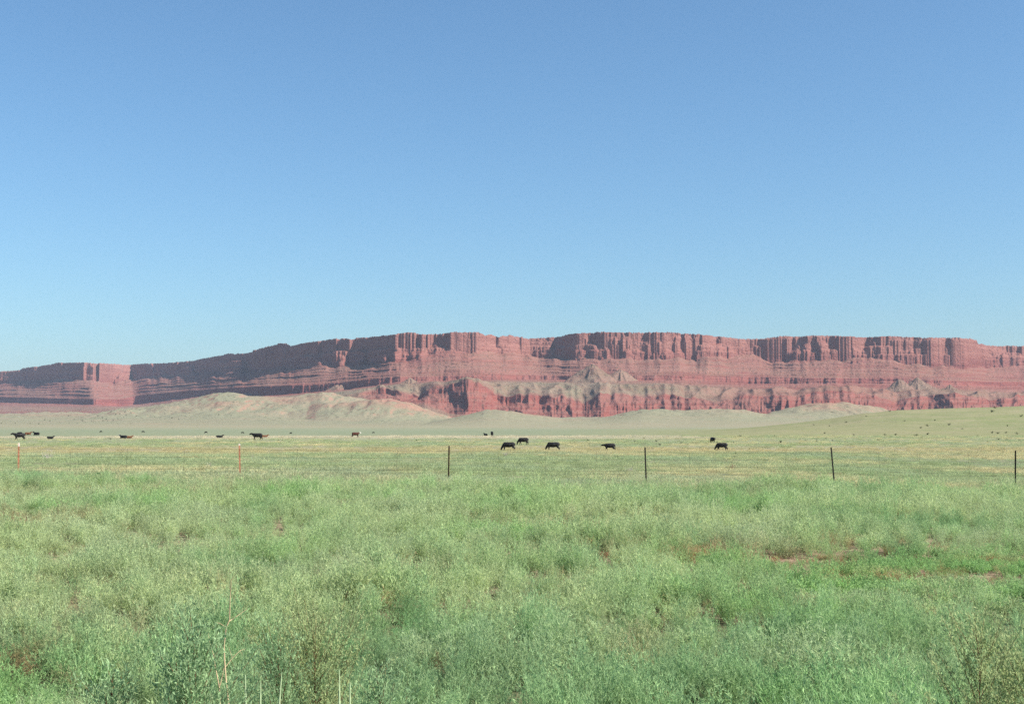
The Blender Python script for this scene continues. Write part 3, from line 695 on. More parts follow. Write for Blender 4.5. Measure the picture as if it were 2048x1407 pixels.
# ------------------------------------------------------------------ plants (prototypes live in an unlinked collection)
def leaf_cloud(bases, dirs, ln, wd, r):
    """one triangle per leaf"""
    n = len(bases); bases = np.asarray(bases); dirs = np.asarray(dirs)
    side = np.cross(dirs, r.normal(0, 1, (n, 3))); side /= np.linalg.norm(side, axis=1)[:, None] + 1e-9
    L = ln * r.uniform(0.6, 1.35, (n, 1)); W = wd * r.uniform(0.7, 1.3, (n, 1))
    a_ = bases - side * W * 0.5; b_ = bases + side * W * 0.5; c_ = bases + dirs * L
    co = np.stack([a_, b_, c_], 1).reshape(-1, 3); tr = np.arange(3 * n).reshape(-1, 3)
    return co, tr

def plant_mesh(name, mat, seed, stems, h, spread, leaves, ln, wd, twigs=6, up=0.55, curve=0.5, stem_w=0.006, skip=0.15, smat=None):
    r = np.random.default_rng(seed); CO = []; TR = []; LV = []; MI = []; nb = 0
    def put(co, tr, lv, mi):
        nonlocal nb
        CO.append(co); TR.append(tr + nb); LV.append(np.full(len(co), lv) if np.isscalar(lv) else lv); MI.append(np.full(len(tr), mi)); nb += len(co)
    for i in range(stems):
        az = r.uniform(0, 2 * math.pi); lean = spread * math.sqrt(r.uniform(0.0, 1)); hh = h * r.uniform(0.65, 1.1) * (1 - 0.35 * (lean / max(spread, 1e-3)) ** 2)
        d0 = np.array([math.cos(az), math.sin(az), 0])
        def P(t): return d0 * lean * (t ** (1 - curve * 0.5)) + np.array([0, 0, hh * t]) + 0.012 * np.array([math.sin(9 * t + az), math.cos(7 * t + az), 0])
        ts = np.linspace(0, 1, 6); pts = np.array([P(t) for t in ts])
        sd_ = np.cross(d0, [0, 0, 1.0]) * stem_w / 2
        ribs = []
        co = np.concatenate([pts - sd_[None] * (1 - ts * .7)[:, None], pts + sd_[None] * (1 - ts * .7)[:, None]]); tr = []
        for k in range(5): tr += [(k, k + 1, k + 7), (k, k + 7, k + 6)]
        put(co, np.array(tr), 0.35, 1 if smat else 0)
        nl = leaves // stems; tw = max(1, twigs)
        nper = max(1, nl // tw)
        for j in range(tw):
            t = skip + (1 - skip) * (j + r.uniform(0, 1)) / tw
            b0 = P(min(t, 1)); azt = r.uniform(0, 2 * math.pi)
            dt = np.array([math.cos(azt), math.sin(azt), r.uniform(0.5, 1.7)]); dt /= np.linalg.norm(dt)
            tl = (0.10 + 0.16 * h) * (1.15 - t * 0.75) * r.uniform(.7, 1.3)
            q_ = r.uniform(0, 1, (nper, 1)) ** 0.8
            bs = b0 + dt * tl * q_ + np.array([[0, 0, 1.0]]) * 0.04 * q_ ** 2
            ds = r.normal(0, 1, (nper, 3)) * 0.75 + dt * 0.9 + np.array([0, 0, up]); ds /= np.linalg.norm(ds, axis=1)[:, None]
            co, tr = leaf_cloud(bs, ds, ln, wd, r)
            put(co, tr, np.clip(np.repeat(r.uniform(0.1, 1, nper), 3), 0, 1), 0)
            e = b0 + dt * tl; sd2 = np.cross(dt, [0, 0, 1.0]) * stem_w * 0.3
            put(np.array([b0 - sd2, b0 + sd2, e]), np.array([(0, 1, 2)]), 0.4, 1 if smat else 0)
    co = np.concatenate(CO); tr = np.concatenate(TR)
    me = mesh_np(name, co, tris=tr, mat=mat)
    if smat:
        me.materials.append(smat); me.polygons.foreach_set('material_index', np.concatenate(MI).astype(np.int32))
    at_ = me.attributes.new('lv', 'FLOAT', 'POINT'); at_.data.foreach_set('value', np.concatenate(LV).astype(np.float32))
    return me

def scatter(name, protos, pts, rot, scl, idx, tint, label, cat):
    """one object that sets small plants on points; the protos are plain meshes"""
    pc = bpy.data.collections.new(name + '_kinds')
    for k, me in enumerate(protos):
        o = bpy.data.objects.new('%s_kind_%02d' % (name, k), me); pc.objects.link(o)
    me = bpy.data.meshes.new(name); me.vertices.add(len(pts)); me.vertices.foreach_set('co', np.asarray(pts, np.float32).ravel())
    me.attributes.new('rot', 'FLOAT_VECTOR', 'POINT').data.foreach_set('vector', np.asarray(rot, np.float32).ravel())
    me.attributes.new('scl', 'FLOAT_VECTOR', 'POINT').data.foreach_set('vector', np.asarray(scl, np.float32).ravel())
    me.attributes.new('idx', 'INT', 'POINT').data.foreach_set('value', np.asarray(idx, np.int32))
    c4 = np.concatenate([tint, np.ones((len(pts), 1))], 1)
    me.attributes.new('tint', 'FLOAT_COLOR', 'POINT').data.foreach_set('color', c4.astype(np.float32).ravel())
    o = obj(name, me)
    ng = bpy.data.node_groups.new(name, 'GeometryNodeTree')
    ng.interface.new_socket('Geometry', in_out='INPUT', socket_type='NodeSocketGeometry'); ng.interface.new_socket('Geometry', in_out='OUTPUT', socket_type='NodeSocketGeometry')
    N_ = ng.nodes; L_ = ng.links
    gi = N_.new('NodeGroupInput'); go = N_.new('NodeGroupOutput'); ip = N_.new('GeometryNodeInstanceOnPoints'); ci = N_.new('GeometryNodeCollectionInfo')
    ci.inputs['Collection'].default_value = pc; ci.inputs['Separate Children'].default_value = True; ci.inputs['Reset Children'].default_value = True
    def na(nm, t):
        q_ = N_.new('GeometryNodeInputNamedAttribute'); q_.data_type = t; q_.inputs['Name'].default_value = nm; return q_.outputs['Attribute']
    L_.new(gi.outputs[0], ip.inputs['Points']); L_.new(ci.outputs[0], ip.inputs['Instance']); ip.inputs['Pick Instance'].default_value = True
    L_.new(na('idx', 'INT'), ip.inputs['Instance Index']); L_.new(na('scl', 'FLOAT_VECTOR'), ip.inputs['Scale'])
    L_.new(na('rot', 'FLOAT_VECTOR'), ip.inputs['Rotation'])
    L_.new(ip.outputs[0], go.inputs[0])
    md = o.modifiers.new('scatter', 'NODES'); md.node_group = ng
    tag(o, label, kind='stuff')
    return o

m_weed = leafy('weed_leaf')
P_WEED = []
for k in range(5):    # airy upright bushes
    P_WEED.append(plant_mesh('weed', m_weed, 100 + k, 13, 0.60, 0.24, 1150, 0.045, 0.0075, 9, 0.7))
for k in range(3):    # low leafy mats
    P_WEED.append(plant_mesh('weed', m_weed, 120 + k, 12, 0.30, 0.34, 900, 0.040, 0.012, 7, 0.4))
for k in range(3):    # thin spikes
    P_WEED.append(plant_mesh('weed', m_weed, 140 + k, 9, 0.85, 0.16, 620, 0.050, 0.007, 10, 1.1, skip=0.25))
for k in range(2):    # dry twiggy tangles
    P_WEED.append(plant_mesh('weed', m_weed, 160 + k, 14, 0.34, 0.26, 520, 0.060, 0.005, 8, 0.2))

BARE = [(1575, 1121, 0.9, 0.30, 1.1), (1480, 1121, 2.2, 0.40, .75), (1340, 1119, 2.0, 0.38, .65), (1210, 1118, 1.4, 0.4, .45), (1100, 1117, 1.2, 0.4, .45), (1165, 1065, 1.6, 0.6, .6), (1310, 988, 4, 1.2, .35), (1445, 1008, 1.5, .8, .5),
        (330, 990, 3.0, 1.2, .6), (320, 966, 1.0, .8, .6), (465, 960, 1.2, .8, .6), (590, 958, 2.2, 1.4, .95), (740, 958, 5.0, 1.3, 1.0), (1215, 958, 2.0, 1.1, .9), (1780, 960, 4.0, 1.1, .8), (1160, 975, 1.0, .7, .5), (30, 1000, 1.5, .8, .5), (1690, 1165, 1.6, .5, .4), (1850, 1160, 1.3, .4, .4), (1930, 1165, 1.0, .3, .35), (2000, 1132, 1.6, .4, .3), (320, 1300, .35, .2, .8), (210, 1215, .4, .2, .7), (110, 1190, .4, .2, .7), (60, 1340, .4, .3, .6), (100, 1052, 1.5, .6, .6), (1995, 1300, .5, .3, .7), (1250, 1330, .5, .4, .4), (420, 1200, .5, .3, .5), (860, 1160, .7, .3, .5)]
SHADE_GAPS = [(850, 1270, .75, .5), (810, 1250, .4, .4), (1500, 1290, .6, .35), (1285, 1290, .7, .25), (1190, 1280, .5, .25), (540, 1030, .8, .5), (320, 1190, .7, .3), (225, 1200, .6, .35), (500, 1150, .9, .5), (760, 1385, .9, .3), (640, 1330, .8, .35), (1780, 1120, .9, .4), (1800, 1060, 2, .7), (1650, 1130, .8, .4), (1960, 1290, .6, .4), (140, 1300, .5, .3), (1250, 1380, .4, .3)]
def spots(x, y, lst, k=4):
    out = np.zeros_like(x)
    for t in lst:
        p = at(t[0], t[1]); w_ = t[4] if len(t) > 4 else 1.0
        out = np.maximum(out, w_ * np.exp(-((x - p.x) / t[2]) ** 2 - ((y - p.y + 0.6 * t[3]) / (t[3] * 1.25 * (1 + p.y / 40))) ** 2))
    return out

def near_weeds():
    r = np.random.default_rng(11)
    rows = []
    for (r0, r1, dens) in [(4.0, 14, 17.0), (14, 26, 14.0), (26, 40, 10.0), (40, 66, 8)]:
        th = 0.50; area = th * (r1 ** 2 - r0 ** 2); n = int(area * dens)
        rr = np.sqrt(r.uniform(r0 ** 2, r1 ** 2, n)); an = r.uniform(-th, th, n)
        rows.append(np.stack([rr * np.sin(an), rr * np.cos(an)], 1))
    xy = np.concatenate(rows); x, y = xy[:, 0], xy[:, 1]
    edge = 48.6 + 0.16 * x + 3.0 * fbm(x / 9, y * 0, 2, 400) - 1.0      # taller growth stops just before the fence
    keep = (y < edge + 3) | ((y < edge + 9) & (r.uniform(0, 1, len(y)) < 0.12 + 0.5 * fbm(x / 3, y / 3, 2, 401)))
    x, y = x[keep], y[keep]; edge = edge[keep]; n = len(x)
    bare = spots(x, y, BARE); dark = spots(x, y, SHADE_GAPS)
    z = gz(x, y)
    big = fbm(x / 4.5, y / 4.5, 3, 410); med = fbm(x / 1.5, y / 1.7, 3, 411); sm_ = fbm(x / 0.7, y / 0.7, 2, 412)
    hgt = 0.80 + 0.34 * med + 0.20 * big + 0.26 * sm_
    hgt *= 1 - 0.42 * bare
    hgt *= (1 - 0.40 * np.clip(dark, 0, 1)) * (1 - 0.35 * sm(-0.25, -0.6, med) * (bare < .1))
    u = 1024 + F * x / y
    lowright = sm(1250, 1700, u) * sm(14.0, 17.5, y) * sm(27, 22, y)
    hgt *= 1 - 0.20 * lowright
    hgt *= sm(2.0, -6.0, y - edge) * 0.60 + 0.40
    kind = r.uniform(0, 1, n)
    idx = np.where(kind < 0.60, r.integers(0, 5, n), np.where(kind < 0.78, r.integers(8, 11, n), np.where(kind < 0.93, r.integers(5, 8, n), r.integers(11, 13, n))))
    idx = np.where(bare > r.uniform(0.15, 0.75, n), r.integers(11, 13, n), idx)
    idx = np.where((lowright > r.uniform(0.2, 1, n)) & (idx < 11), r.integers(5, 8, n), idx)
    cool = np.array([0.31, 0.475, 0.24]); warm = np.array([0.465, 0.56, 0.30]); fresh = np.array([0.285, 0.49, 0.19]); grey = np.array([0.44, 0.525, 0.315])
    a_ = np.clip(0.5 + 1.1 * fbm(x / 5.0, y / 6.0, 3, 420) + r.normal(0, .22, n) + 0.45 * sm(16, 30, y) * sm(48, 36, y) - 0.35 * sm(14, 9, y), 0, 1)[:, None]
    t_ = cool * (1 - a_) + warm * a_
    f_ = np.clip(fbm(x / 3.1 + 9, y / 3.3, 3, 421) * 1.6 + 0.9 * lowright + 0.35 * sm(38, 47, y) - 0.1, 0, 0.9)[:, None]
    t_ = t_ * (1 - f_) + fresh * f_
    gr = np.clip(fbm(x / 2.2, y / 2.4 + 4, 3, 422) * 1.5, 0, 0.8)[:, None]
    t_ = t_ * (1 - gr) + grey * gr
    t_ = t_ * (1 - 0.42 * dark[:, None] * np.array([1.2, .7, .95]))  # shade in weed gaps put into the tint, with some darker green clumps
    dry = np.where((r.uniform(0, 1, n) < 0.5)[:, None], np.array([0.50, 0.34, 0.22]), np.array([0.36, 0.155, 0.085]))
    dryfar = np.array([0.52, 0.40, 0.27])
    dry = np.where((y > 34)[:, None], dryfar * r.uniform(.8, 1.1, (n, 1)), dry)
    isdry = (idx >= 11)
    rdry = np.clip(bare * 1.2 * r.uniform(0.2, 1.1, n) + np.where(isdry, 0.55, 0), 0, 1)[:, None]
    t_ = t_ * (1 - rdry) + dry * rdry
    t_ = t_ * r.uniform(0.82, 1.18, (n, 1))
    scl = np.stack([hgt * r.uniform(.85, 1.25, n)] * 2 + [hgt * r.uniform(.8, 1.2, n)], 1) * (1.0 + 0.25 * sm(20, 50, y))[:, None]
    rot = np.stack([r.normal(0, .08, n), r.normal(0, .08, n), r.uniform(0, 6.283, n)], 1)
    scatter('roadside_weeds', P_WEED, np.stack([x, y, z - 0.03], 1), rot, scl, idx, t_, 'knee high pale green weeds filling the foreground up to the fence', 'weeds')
    print('WEEDS', n)
near_weeds()

P_TUFT = []
for k in range(4): P_TUFT.append(plant_mesh('tuft', m_weed, 200 + k, 26, 0.24, 0.62, 420, 0.085, 0.016, 3, 0.6))
for k in range(2): P_TUFT.append(plant_mesh('tuft', m_weed, 220 + k, 30, 0.30, 0.75, 380, 0.14, 0.010, 2, 1.4))
def pasture_tufts():
    r = np.random.default_rng(12); rows = []
    for (r0, r1, dens) in [(44, 75, 3.0), (75, 120, 1.5), (120, 190, 0.75), (190, 300, 0.32), (300, 520, 0.085)]:
        th = 0.46; n = int(th * (r1 ** 2 - r0 ** 2) * dens)
        rr = np.sqrt(r.uniform(r0 ** 2, r1 ** 2, n)); an = r.uniform(-th, th, n); rows.append(np.stack([rr * np.sin(an), rr * np.cos(an)], 1))
    xy = np.concatenate(rows); x, y = xy[:, 0], xy[:, 1]
    ok = (y > 45 + 0.16 * x) & ~((np.abs(y - 238 - 0.02 * x - 4 * fbm(x / 30, y * 0, 2, 77)) < 2.0) & (x > -15))
    x, y = x[ok], y[ok]; n = len(x); z = gz(x, y)
    s_ = (0.75 + 0.5 * fbm(x / 12, y / 12, 2, 431) + r.normal(0, .15, n)) * (1 + y / 260)
    idx = r.integers(0, 6, n)
    cg = np.array([0.38, 0.455, 0.25]); cy = np.array([0.60, 0.55, 0.33]); cw = np.array([0.62, 0.56, 0.43]); cf = np.array([0.37, 0.45, 0.29])
    a_ = np.clip(0.42 + 1.7 * fbm(x / 13, y / 20, 4, 432) + r.normal(0, .2, n), 0, 1)[:, None]
    t_ = cg * (1 - a_) + cy * a_
    b_ = np.clip(1.5 * fbm(x / 9, y / 13 + 7, 3, 433), 0, .8)[:, None]; t_ = t_ * (1 - b_) + cf * b_
    yel = (sm(165, 200, y) * sm(245, 225, y) * 0.7)[:, None]; t_ = t_ * (1 - yel) + np.array([0.56, 0.48, 0.28]) * yel
    straw = (sm(340, 400, y) * (x < 60) * 0.9)[:, None]; t_ = t_ * (1 - straw) + cw * straw
    t_ = t_ * r.uniform(0.8, 1.2, (n, 1))
    scl = np.stack([s_, s_, s_ * r.uniform(.6, 1.1, n) / (1 + y / 400)], 1)
    rot = np.stack([np.zeros(n), np.zeros(n), r.uniform(0, 6.283, n)], 1)
    scatter('pasture_grass', P_TUFT, np.stack([x, y, z - 0.03], 1), rot, scl, idx, t_, 'short dry green pasture grass between the fence and the hills', 'grass')
    print('TUFTS', n)
pasture_tufts()

# ------------------------------------------------------------------ single shrubs and stalks
def shrub_mesh(name, seed, mat, smat, h=1.0, spread=0.7, leaves=420, ln=0.13, wd=0.05, stems=9):
    return plant_mesh(name, mat, seed, stems, h, spread, leaves, ln, wd, 5, 0.4, stem_w=0.03, skip=0.05, smat=smat)
m_bark = plain('grey_bark', (0.16, 0.12, 0.09), 0.9, 0.1)
m_sage = leafy('dark_sage', False, (0.06, 0.08, 0.04), 0.15)
m_pale = leafy('bleached_twigs', False, (0.52, 0.45, 0.40), 0.1)
m_redtw = leafy('reddish_twigs', False, (0.33, 0.17, 0.12), 0.1)
m_lush = leafy('lush_green', False, (0.075, 0.17, 0.06), 0.35)
m_tan = plain('dry_tan_stalk', (0.42, 0.32, 0.19), 0.8, 0.1, 0.25, 12)

SAGE = [shrub_mesh('shrub_body', 300 + k, m_sage, m_bark) for k in range(4)]
def place(name, me, u, v, size, label, cat, group=None, sink=0.05, sz=1.0):
    p = at(u, v); o = obj(name, me, loc=p - Vector((0, 0, sink * size))); o.scale = (size, size, size * sz)
    o.rotation_euler = (0, 0, rs.uniform(0, 6.28)); tag(o, label, cat, group); return o
RIGHT = [(1549, 872, 3), (1561, 885, 5.5), (1560, 889, 4), (1600, 880, 3), (1613, 882, 4), (1632, 883, 4), (1652, 877, 3), (1665, 881, 3), (1659, 885, 3.5), (1650, 867, 4), (1708, 870, 4), (1770, 870, 4), (1782, 874, 4), (1790, 870, 4.5), (1755, 880, 3.5), (1833, 872, 6), (1843, 876, 4), (1854, 869, 5), (1841, 856, 4), (1855, 852, 5), (1899, 850, 5), (1869, 841, 3.5), (1983, 824, 6), (1990, 816, 5), (2042, 833, 5), (1984, 866, 5), (1996, 867, 5), (2012, 866, 4), (2035, 868, 5), (1999, 880, 5), (2013, 881, 5), (2040, 882, 5), (1976, 884, 3), (1985, 897.5, 6), (1779, 823, 4), (1692, 845, 4), (1628, 850, 3), (1660, 852, 3), (1733, 833, 3), (1955, 872, 3), (1893, 876, 3), (2015, 852, 3.5), (1810, 842, 3), (1925, 858, 3)]
MIDS = [(1175, 881, 4), (1178, 888, 3), (1271, 884, 4.5), (1320, 890, 4.5), (1312, 882.5, 4), (1361, 887, 4.5), (1379, 886, 2.5), (1466, 885, 4), (1480, 873, 4.5), (1115, 874, 3), (1128, 871, 2.5), (1223, 873, 3), (1288, 876, 2.5), (1433, 885.5, 4), (1204, 890, 3), (911, 877.5, 4), (834, 881.5, 4), (763, 897, 3.5), (760, 902, 4.5), (755, 914, 4), (918, 914, 5), (556, 881, 3), (565, 880.5, 2.5), (221, 878.5, 4), (216, 876, 3), (359, 887.5, 4), (176, 877, 2.5), (150, 875, 2.5), (829, 928, 4), (1498, 899, 3), (1640, 906, 5), (1250, 915.5, 3.5), (620, 918, 3)]
for k, (u, v, px) in enumerate(RIGHT + MIDS):
    p = at(u, v); size = px / F * p.y * 1.15
    if k < len(RIGHT):
        if v < 846: lab, grp = 'low dark shrub high on the smooth crest of the right hand rise', 'shrubs on the crest of the right hand rise'
        elif u < 1740: lab, grp = 'low dark shrub on the left foot of the right hand rise, near the calf', 'shrubs on the left foot of the right hand rise'
        elif v < 875: lab, grp = 'grey green shrub on the lower slope of the rise above the rightmost posts', 'shrubs on the lower slope of the right hand rise'
        else: lab, grp = 'dark shrub on flat pasture just behind the rightmost fence post', 'shrubs behind the rightmost fence post'
    elif u < 700: lab, grp = 'low dark shrub in the straw grass behind the two orange posts', 'shrubs behind the orange posts'
    elif u < 960: lab, grp = 'low dark shrub in the pasture around the rusty third post', 'shrubs around the third fence post'
    else: lab, grp = 'low dark shrub in the pasture behind and among the near grazing cows', 'shrubs among the near cattle'
    o = obj('shrub', SAGE[k % 4], loc=p - Vector((0, 0, 0.05 * size))); o.scale = (size * 1.3, size * 1.3, size * 0.8); o.rotation_euler = (0, 0, rs.uniform(0, 6.28))
    tag(o, lab, 'shrub', grp)
# tiny shrubs on the tan hills at the far left
JUN = [(120, 845), (138, 846), (155, 846.5), (165, 842), (170, 844), (184, 843), (187, 843.5), (206, 842), (215, 842), (226, 841), (236, 838), (247, 834), (232, 829), (196, 832), (148, 838), (137, 832), (60, 847), (77, 848), (30, 846), (3, 847), (262, 847), (330, 838), (344, 836), (357, 839), (372, 833), (462, 831), (437, 830), (250, 824), (240, 828), (253, 831), (272, 832), (280, 820), (262, 826), (222, 824), (190, 818), (330, 828), (310, 834), (205, 836), (212, 839), (100, 842), (90, 840)]
for k, (u, v) in enumerate(JUN):
    p = at(u, v, 7000); size = rs.uniform(2.0, 4.2) / F * p.y
    o = obj('shrub', SAGE[k % 4], loc=p - Vector((0, 0, 0.1 * size))); o.scale = (size * 0.9, size * 0.9, size * 0.8); o.rotation_euler = (0, 0, rs.uniform(0, 6.28))
    tag(o, 'small dark bush on the tan slopes at the foot of the left cliffs', 'shrub', 'bushes at the foot of the left cliffs')

pale = [shrub_mesh('bleached_bush_body', 330 + k, m_pale, m_pale, 1.0, 0.75, 520, 0.11, 0.012, 16) for k in range(2)]
redt = shrub_mesh('twig_bush_body', 340, m_redtw, m_redtw, 1.0, 0.6, 420, 0.11, 0.012, 14)
lush = [shrub_mesh('weed_body', 350 + k, m_lush, m_lush, 1.0, 0.6, 900, 0.09, 0.02, 16) for k in range(3)]
for (me, nm, u, v, px, lab) in [
    (pale[0], 'dry_bush', 97, 921, 22, 'bleached dry bush just right of the leftmost orange post'),
    (pale[1], 'dry_bush', 507, 921, 12, 'small bleached dry bush just right of the second orange post'),
    (pale[1], 'dry_bush', 420, 938, 15, 'pale spiky dry bush left of the second orange post under the lower wires'),
    (pale[0], 'dry_bush', 1012, 912, 11, 'whitish dry bush in front of the grazing cow nearest the third post'),
    (pale[0], 'dry_bush', 1262, 947, 18, 'silvery dry bush at the foot of the fourth fence post'),
    (pale[1], 'dry_bush', 936, 946, 13, 'pale straw coloured dry bush right of the third fence post'),
    (redt, 'twig_bush', 1464, 941, 16, 'reddish twiggy bush against the fence halfway to the fifth post'),
    (pale[1], 'dead_plant', 1781, 1020, 11, 'flat grey white dead plant lying in the green weeds at the right'),
    (lush[0], 'lush_weed', 202, 962, 24, 'dark green bushy weed between the first two posts, left one'),
    (lush[1], 'lush_weed', 396, 965, 13, 'dark green bushy weed left of the bare patch by the second post'),
    (lush[2], 'lush_weed', 492, 958, 20, 'bright green weed clump growing round the second fence post'),
]:
    p = at(u, v); size = px / F * p.y
    o = obj(nm, me, loc=p - Vector((0, 0, 0.03))); fl = 0.45 if nm == 'dead_plant' else 0.8
    o.scale = (size, size, size * (1.0 if nm != 'dead_plant' else .7)); o.rotation_euler = (0, 0, rs.uniform(0, 6.28)); tag(o, lab, nm.replace('_', ' ').replace('lush weed', 'weed'))

def px_pt(u, v, y):
    bb = (703.5 - v) / F; dy = math.cos(PITCH) - bb * math.sin(PITCH)
    return Vector(((u - 1024) / F / dy * y, y, ZC + float(ev(v)) * y))
def stalk(name, base_uv, y, lines, r0, mat, label, leaves=None):
    """lines: branches as (u, v, depth offset, radius factor) lists; rooted on the ground"""
    b0 = px_pt(*base_uv, y); g = float(gz(np.array([b0.x]), np.array([y]))[0])
    o = bpy.data.objects.new(name, None); COL.objects.link(o); o.location = (b0.x, y, g); tag(o, label, 'stalk' if 'stalk' in name else 'weed')
    first = True
    for ln in lines:
        pts = [px_pt(u, v, y + d) - o.location for u, v, d, k in ln]; rad = [r0 * k for *_, k in ln]
        if first: pts = [Vector((pts[0].x, pts[0].y, -0.03))] + pts; rad = [rad[0] * 1.1] + rad
        me = join_tubes('stem' if first else 'branch', [(pts, rad, 6)], mat); obj('stem' if first else 'branch', me, o)
        first = False
    return o
YS = 6.6
stalk('dry_stalk', (457, 1407), YS, [
    [(457, 1407, 0, 1), (452, 1360, .01, .95), (449, 1320, .02, .9), (448, 1290, .02, .85), (452, 1255, .02, .8), (459, 1238, .02, .75), (460, 1200, .01, .65), (462, 1160, 0, .5), (477, 1139, -.02, .25)],
    [(456, 1243, .02, .6), (470, 1234, .05, .4), (494, 1217, .10, .2)],
    [(453, 1254, .02, .5), (440, 1246, -.04, .35), (431, 1243, -.08, .2)],
    [(449, 1335, .02, .5), (465, 1315, .05, .35), (480, 1300, .08, .3), (491, 1296, .10, .15)], [(470, 1234, .05, .3), (480, 1222, .02, .12)], [(462, 1180, 0, .3), (456, 1168, .03, .1)], [(465, 1315, .05, .3), (458, 1295, .08, .2), (457, 1283, .08, .1)], [(480, 1300, .08, .25), (486, 1310, .06, .1)], [(440, 1246, -.04, .3), (428, 1252, -.05, .2), (418, 1260, -.05, .1)]], 0.0042, m_tan, 'tall pale dry stalk with bent tip rising from the weeds at lower left')
stalk('dry_stalk', (440, 1407), YS + 0.35, [
    [(440, 1407, 0, 1), (439, 1375, .0, .9), (434, 1350, .01, .8), (430, 1330, .02, .75), (427, 1310, .02, .7), (421, 1290, .02, .5), (416, 1265, .0, .25)],
    [(428, 1311, .02, .6), (432, 1298, .0, .4), (433, 1280, -.02, .2)],
    [(440, 1370, 0, .6), (446, 1345, .03, .45), (449, 1330, .05, .3)]], 0.0040, m_tan, 'short forked dry stalk just left of the tall bent one')

m_brownstem = plain('red_brown_stem', (0.14, 0.06, 0.035), 0.8, 0.1, 0.2, 20)
m_yel = leafy('yellow_green_leaf', False, (0.37, 0.43, 0.20), 0.45)
m_palegreen = plain('pale_green_stem', (0.34, 0.42, 0.24), 0.8, 0.1, 0.2, 30)
m_cool = leafy('grey_green_leaf', False, (0.30, 0.43, 0.22), 0.45)
def leafy_weed(name, u, v, y, h, spread, n, ln, wd, mat, stem, seed, label):
    b0 = px_pt(u, v, y); g = float(gz(np.array([b0.x]), np.array([y]))[0]); h = b0.z - g
    o = bpy.data.objects.new(name, None); COL.objects.link(o); o.location = (b0.x, y, g - 0.02); tag(o, label, 'weed')
    r = np.random.default_rng(seed)
    def mp(t): return Vector((0.03 * math.sin(3 * t + seed), 0.02 * math.cos(4 * t), h * t))
    obj('stem', join_tubes('stem', [([mp(t) for t in np.linspace(0, 1, 9)], [0.0065 * (1 - .75 * t) for t in np.linspace(0, 1, 9)], 6)], stem), o)
    CO = []; TR = []; nb = 0; tubes = []; LV = []
    for j in range(n):
        t = 0.12 + 0.86 * (j + r.uniform()) / n; az = j * 2.4 + r.uniform(-.4, .4)
        d = np.array([math.cos(az), math.sin(az), r.uniform(1.0, 2.4)]); d /= np.linalg.norm(d)
        L = spread * (0.28 + 0.8 * math.sin(math.pi * min(1, t * 1.02)) ** 0.8) * r.uniform(.5, 1.35); b1 = np.array(mp(t))
        e = b1 + d * L + np.array([0, 0, .12 * L]); tubes.append(([Vector(b1), Vector((b1 + e) / 2 - [0, 0, .02 * L]), Vector(e)], [0.0018, 0.0014, 0.0007], 4))
        k = int(30 + 420 * L); q_ = r.uniform(0.1, 1.05, (k, 1)); bs = b1 + (e - b1) * q_ + r.normal(0, .014, (k, 3))
        ds = r.normal(0, 1, (k, 3)) * .7 + d * .8 + [0, 0, .5]; ds /= np.linalg.norm(ds, axis=1)[:, None]
        side = np.cross(ds, r.normal(0, 1, (k, 3))); side /= np.linalg.norm(side, axis=1)[:, None]
        Lf = ln * r.uniform(.6, 1.3, (k, 1)); Wf = wd * r.uniform(.7, 1.2, (k, 1))
        co = np.stack([bs, bs + ds * Lf * .45 + side * Wf / 2, bs + ds * Lf, bs + ds * Lf * .45 - side * Wf / 2], 1).reshape(-1, 3)
        CO.append(co); i0 = np.arange(k) * 4 + nb; TR.append(np.stack([i0, i0 + 1, i0 + 2, i0 + 3], 1)); nb += 4 * k; LV.append(np.repeat(r.uniform(0, 1, k), 4))
    obj('branches', join_tubes('branches', tubes, stem), o)
    me = mesh_np('foliage', np.concatenate(CO), quads=np.concatenate(TR), mat=mat)
    me.attributes.new('lv', 'FLOAT', 'POINT').data.foreach_set('value', np.concatenate(LV).astype(np.float32))
    f = obj('foliage', me, o); f['kind'] = 'stuff'
    return o
leafy_weed('leafy_weed', 1942, 1268, 6.2, 0, 0.40, 60, 0.024, 0.0065, m_yel, m_brownstem, 5, 'tall yellow green weed with a red brown stem at the lower right corner')
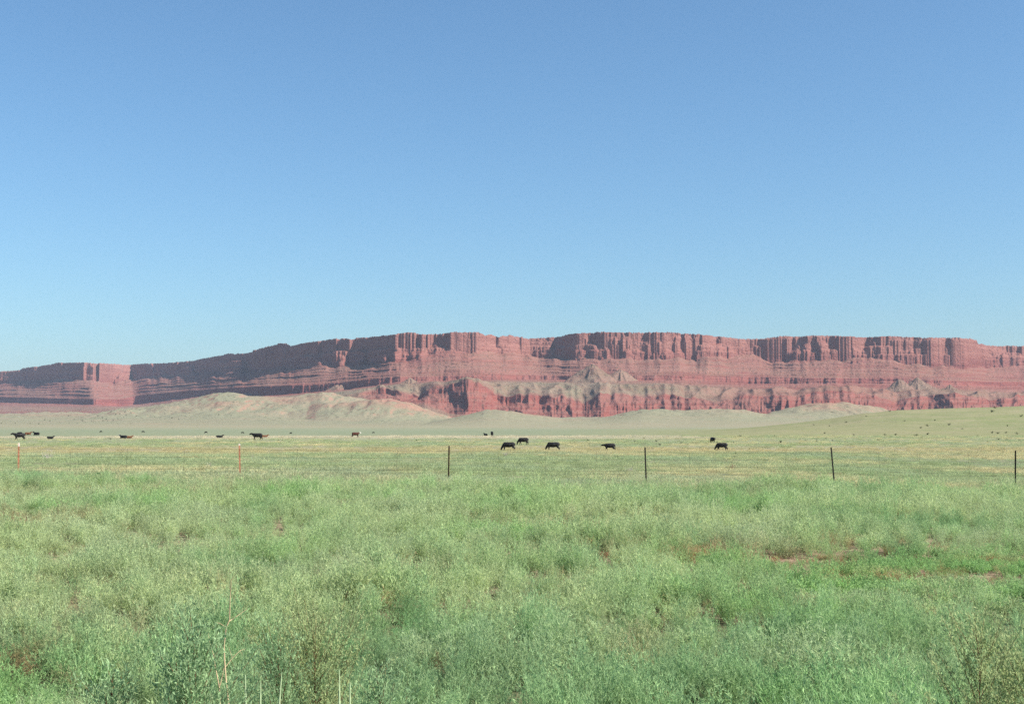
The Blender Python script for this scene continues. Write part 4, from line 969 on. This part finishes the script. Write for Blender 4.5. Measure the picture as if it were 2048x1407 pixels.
leafy_weed('leafy_weed', 2046, 1325, 6.0, 0, 0.34, 50, 0.024, 0.007, m_yel, m_brownstem, 6, 'dark yellow green weed cut by the right edge of the picture')
leafy_weed('leafy_weed', 396, 1262, 5.6, 0, 0.34, 70, 0.026, 0.0065, m_cool, m_brownstem, 7, 'big grey green leafy weed left of the two dry stalks')
leafy_weed('leafy_weed', 345, 1312, 5.5, 0, 0.26, 48, 0.026, 0.0065, m_cool, m_brownstem, 12, 'shorter grey green leafy weed leaning left beside the big one')
leafy_weed('leafy_weed', 640, 1272, 7.2, 0, 0.50, 80, 0.022, 0.0055, m_yel, m_brownstem, 8, 'wide yellow green weed at the bottom edge right of the dry stalks')
leafy_weed('leafy_weed', 560, 1300, 7.0, 0, 0.40, 60, 0.022, 0.0055, m_cool, m_brownstem, 13, 'grey green bushy weed between the dry stalks and the yellow green weed')
leafy_weed('leafy_weed', 236, 1335, 5.6, 0, 0.26, 44, 0.026, 0.0065, m_cool, m_brownstem, 9, 'low grey green leafy weed at the bottom edge near the left corner')
leafy_weed('leafy_weed', 770, 1350, 6.4, 0, 0.34, 50, 0.024, 0.006, m_cool, m_brownstem, 14, 'dark green weed at the bottom edge left of the middle')
for k_, (uu, vv, yy) in enumerate([(497, 1350, 6.3), (520, 1362, 6.0), (545, 1345, 6.6), (680, 1340, 6.2), (700, 1365, 6.0)]):
    p_ = px_pt(uu, vv, yy); g_0 = float(gz(np.array([p_.x]), np.array([yy]))[0])
    H = p_.z - g_0; rr = random.Random(60 + k_); ln_ = rr.uniform(-.05, .05)
    o_ = obj('spiky_stem', join_tubes('spiky_stem', [([Vector((ln_ * t * t, 0.02 * t, H * t)) for t in np.linspace(-0.02, 1, 7)], [0.007, 0.0065, 0.006, 0.0055, 0.006, 0.0065, 0.002], 6)], m_palegreen), loc=(p_.x, yy, g_0))
    tag(o_, ['thin pale green upright spike rising just right of the dry stalks', 'shorter pale green spike second to the right of the dry stalks', 'pale green spike in front of the grey green bushy weed', 'pale green spike in front of the right side of the wide yellow green weed', 'short pale green spike right of the wide yellow green weed'][k_], 'weed', 'pale spikes along the bottom edge')
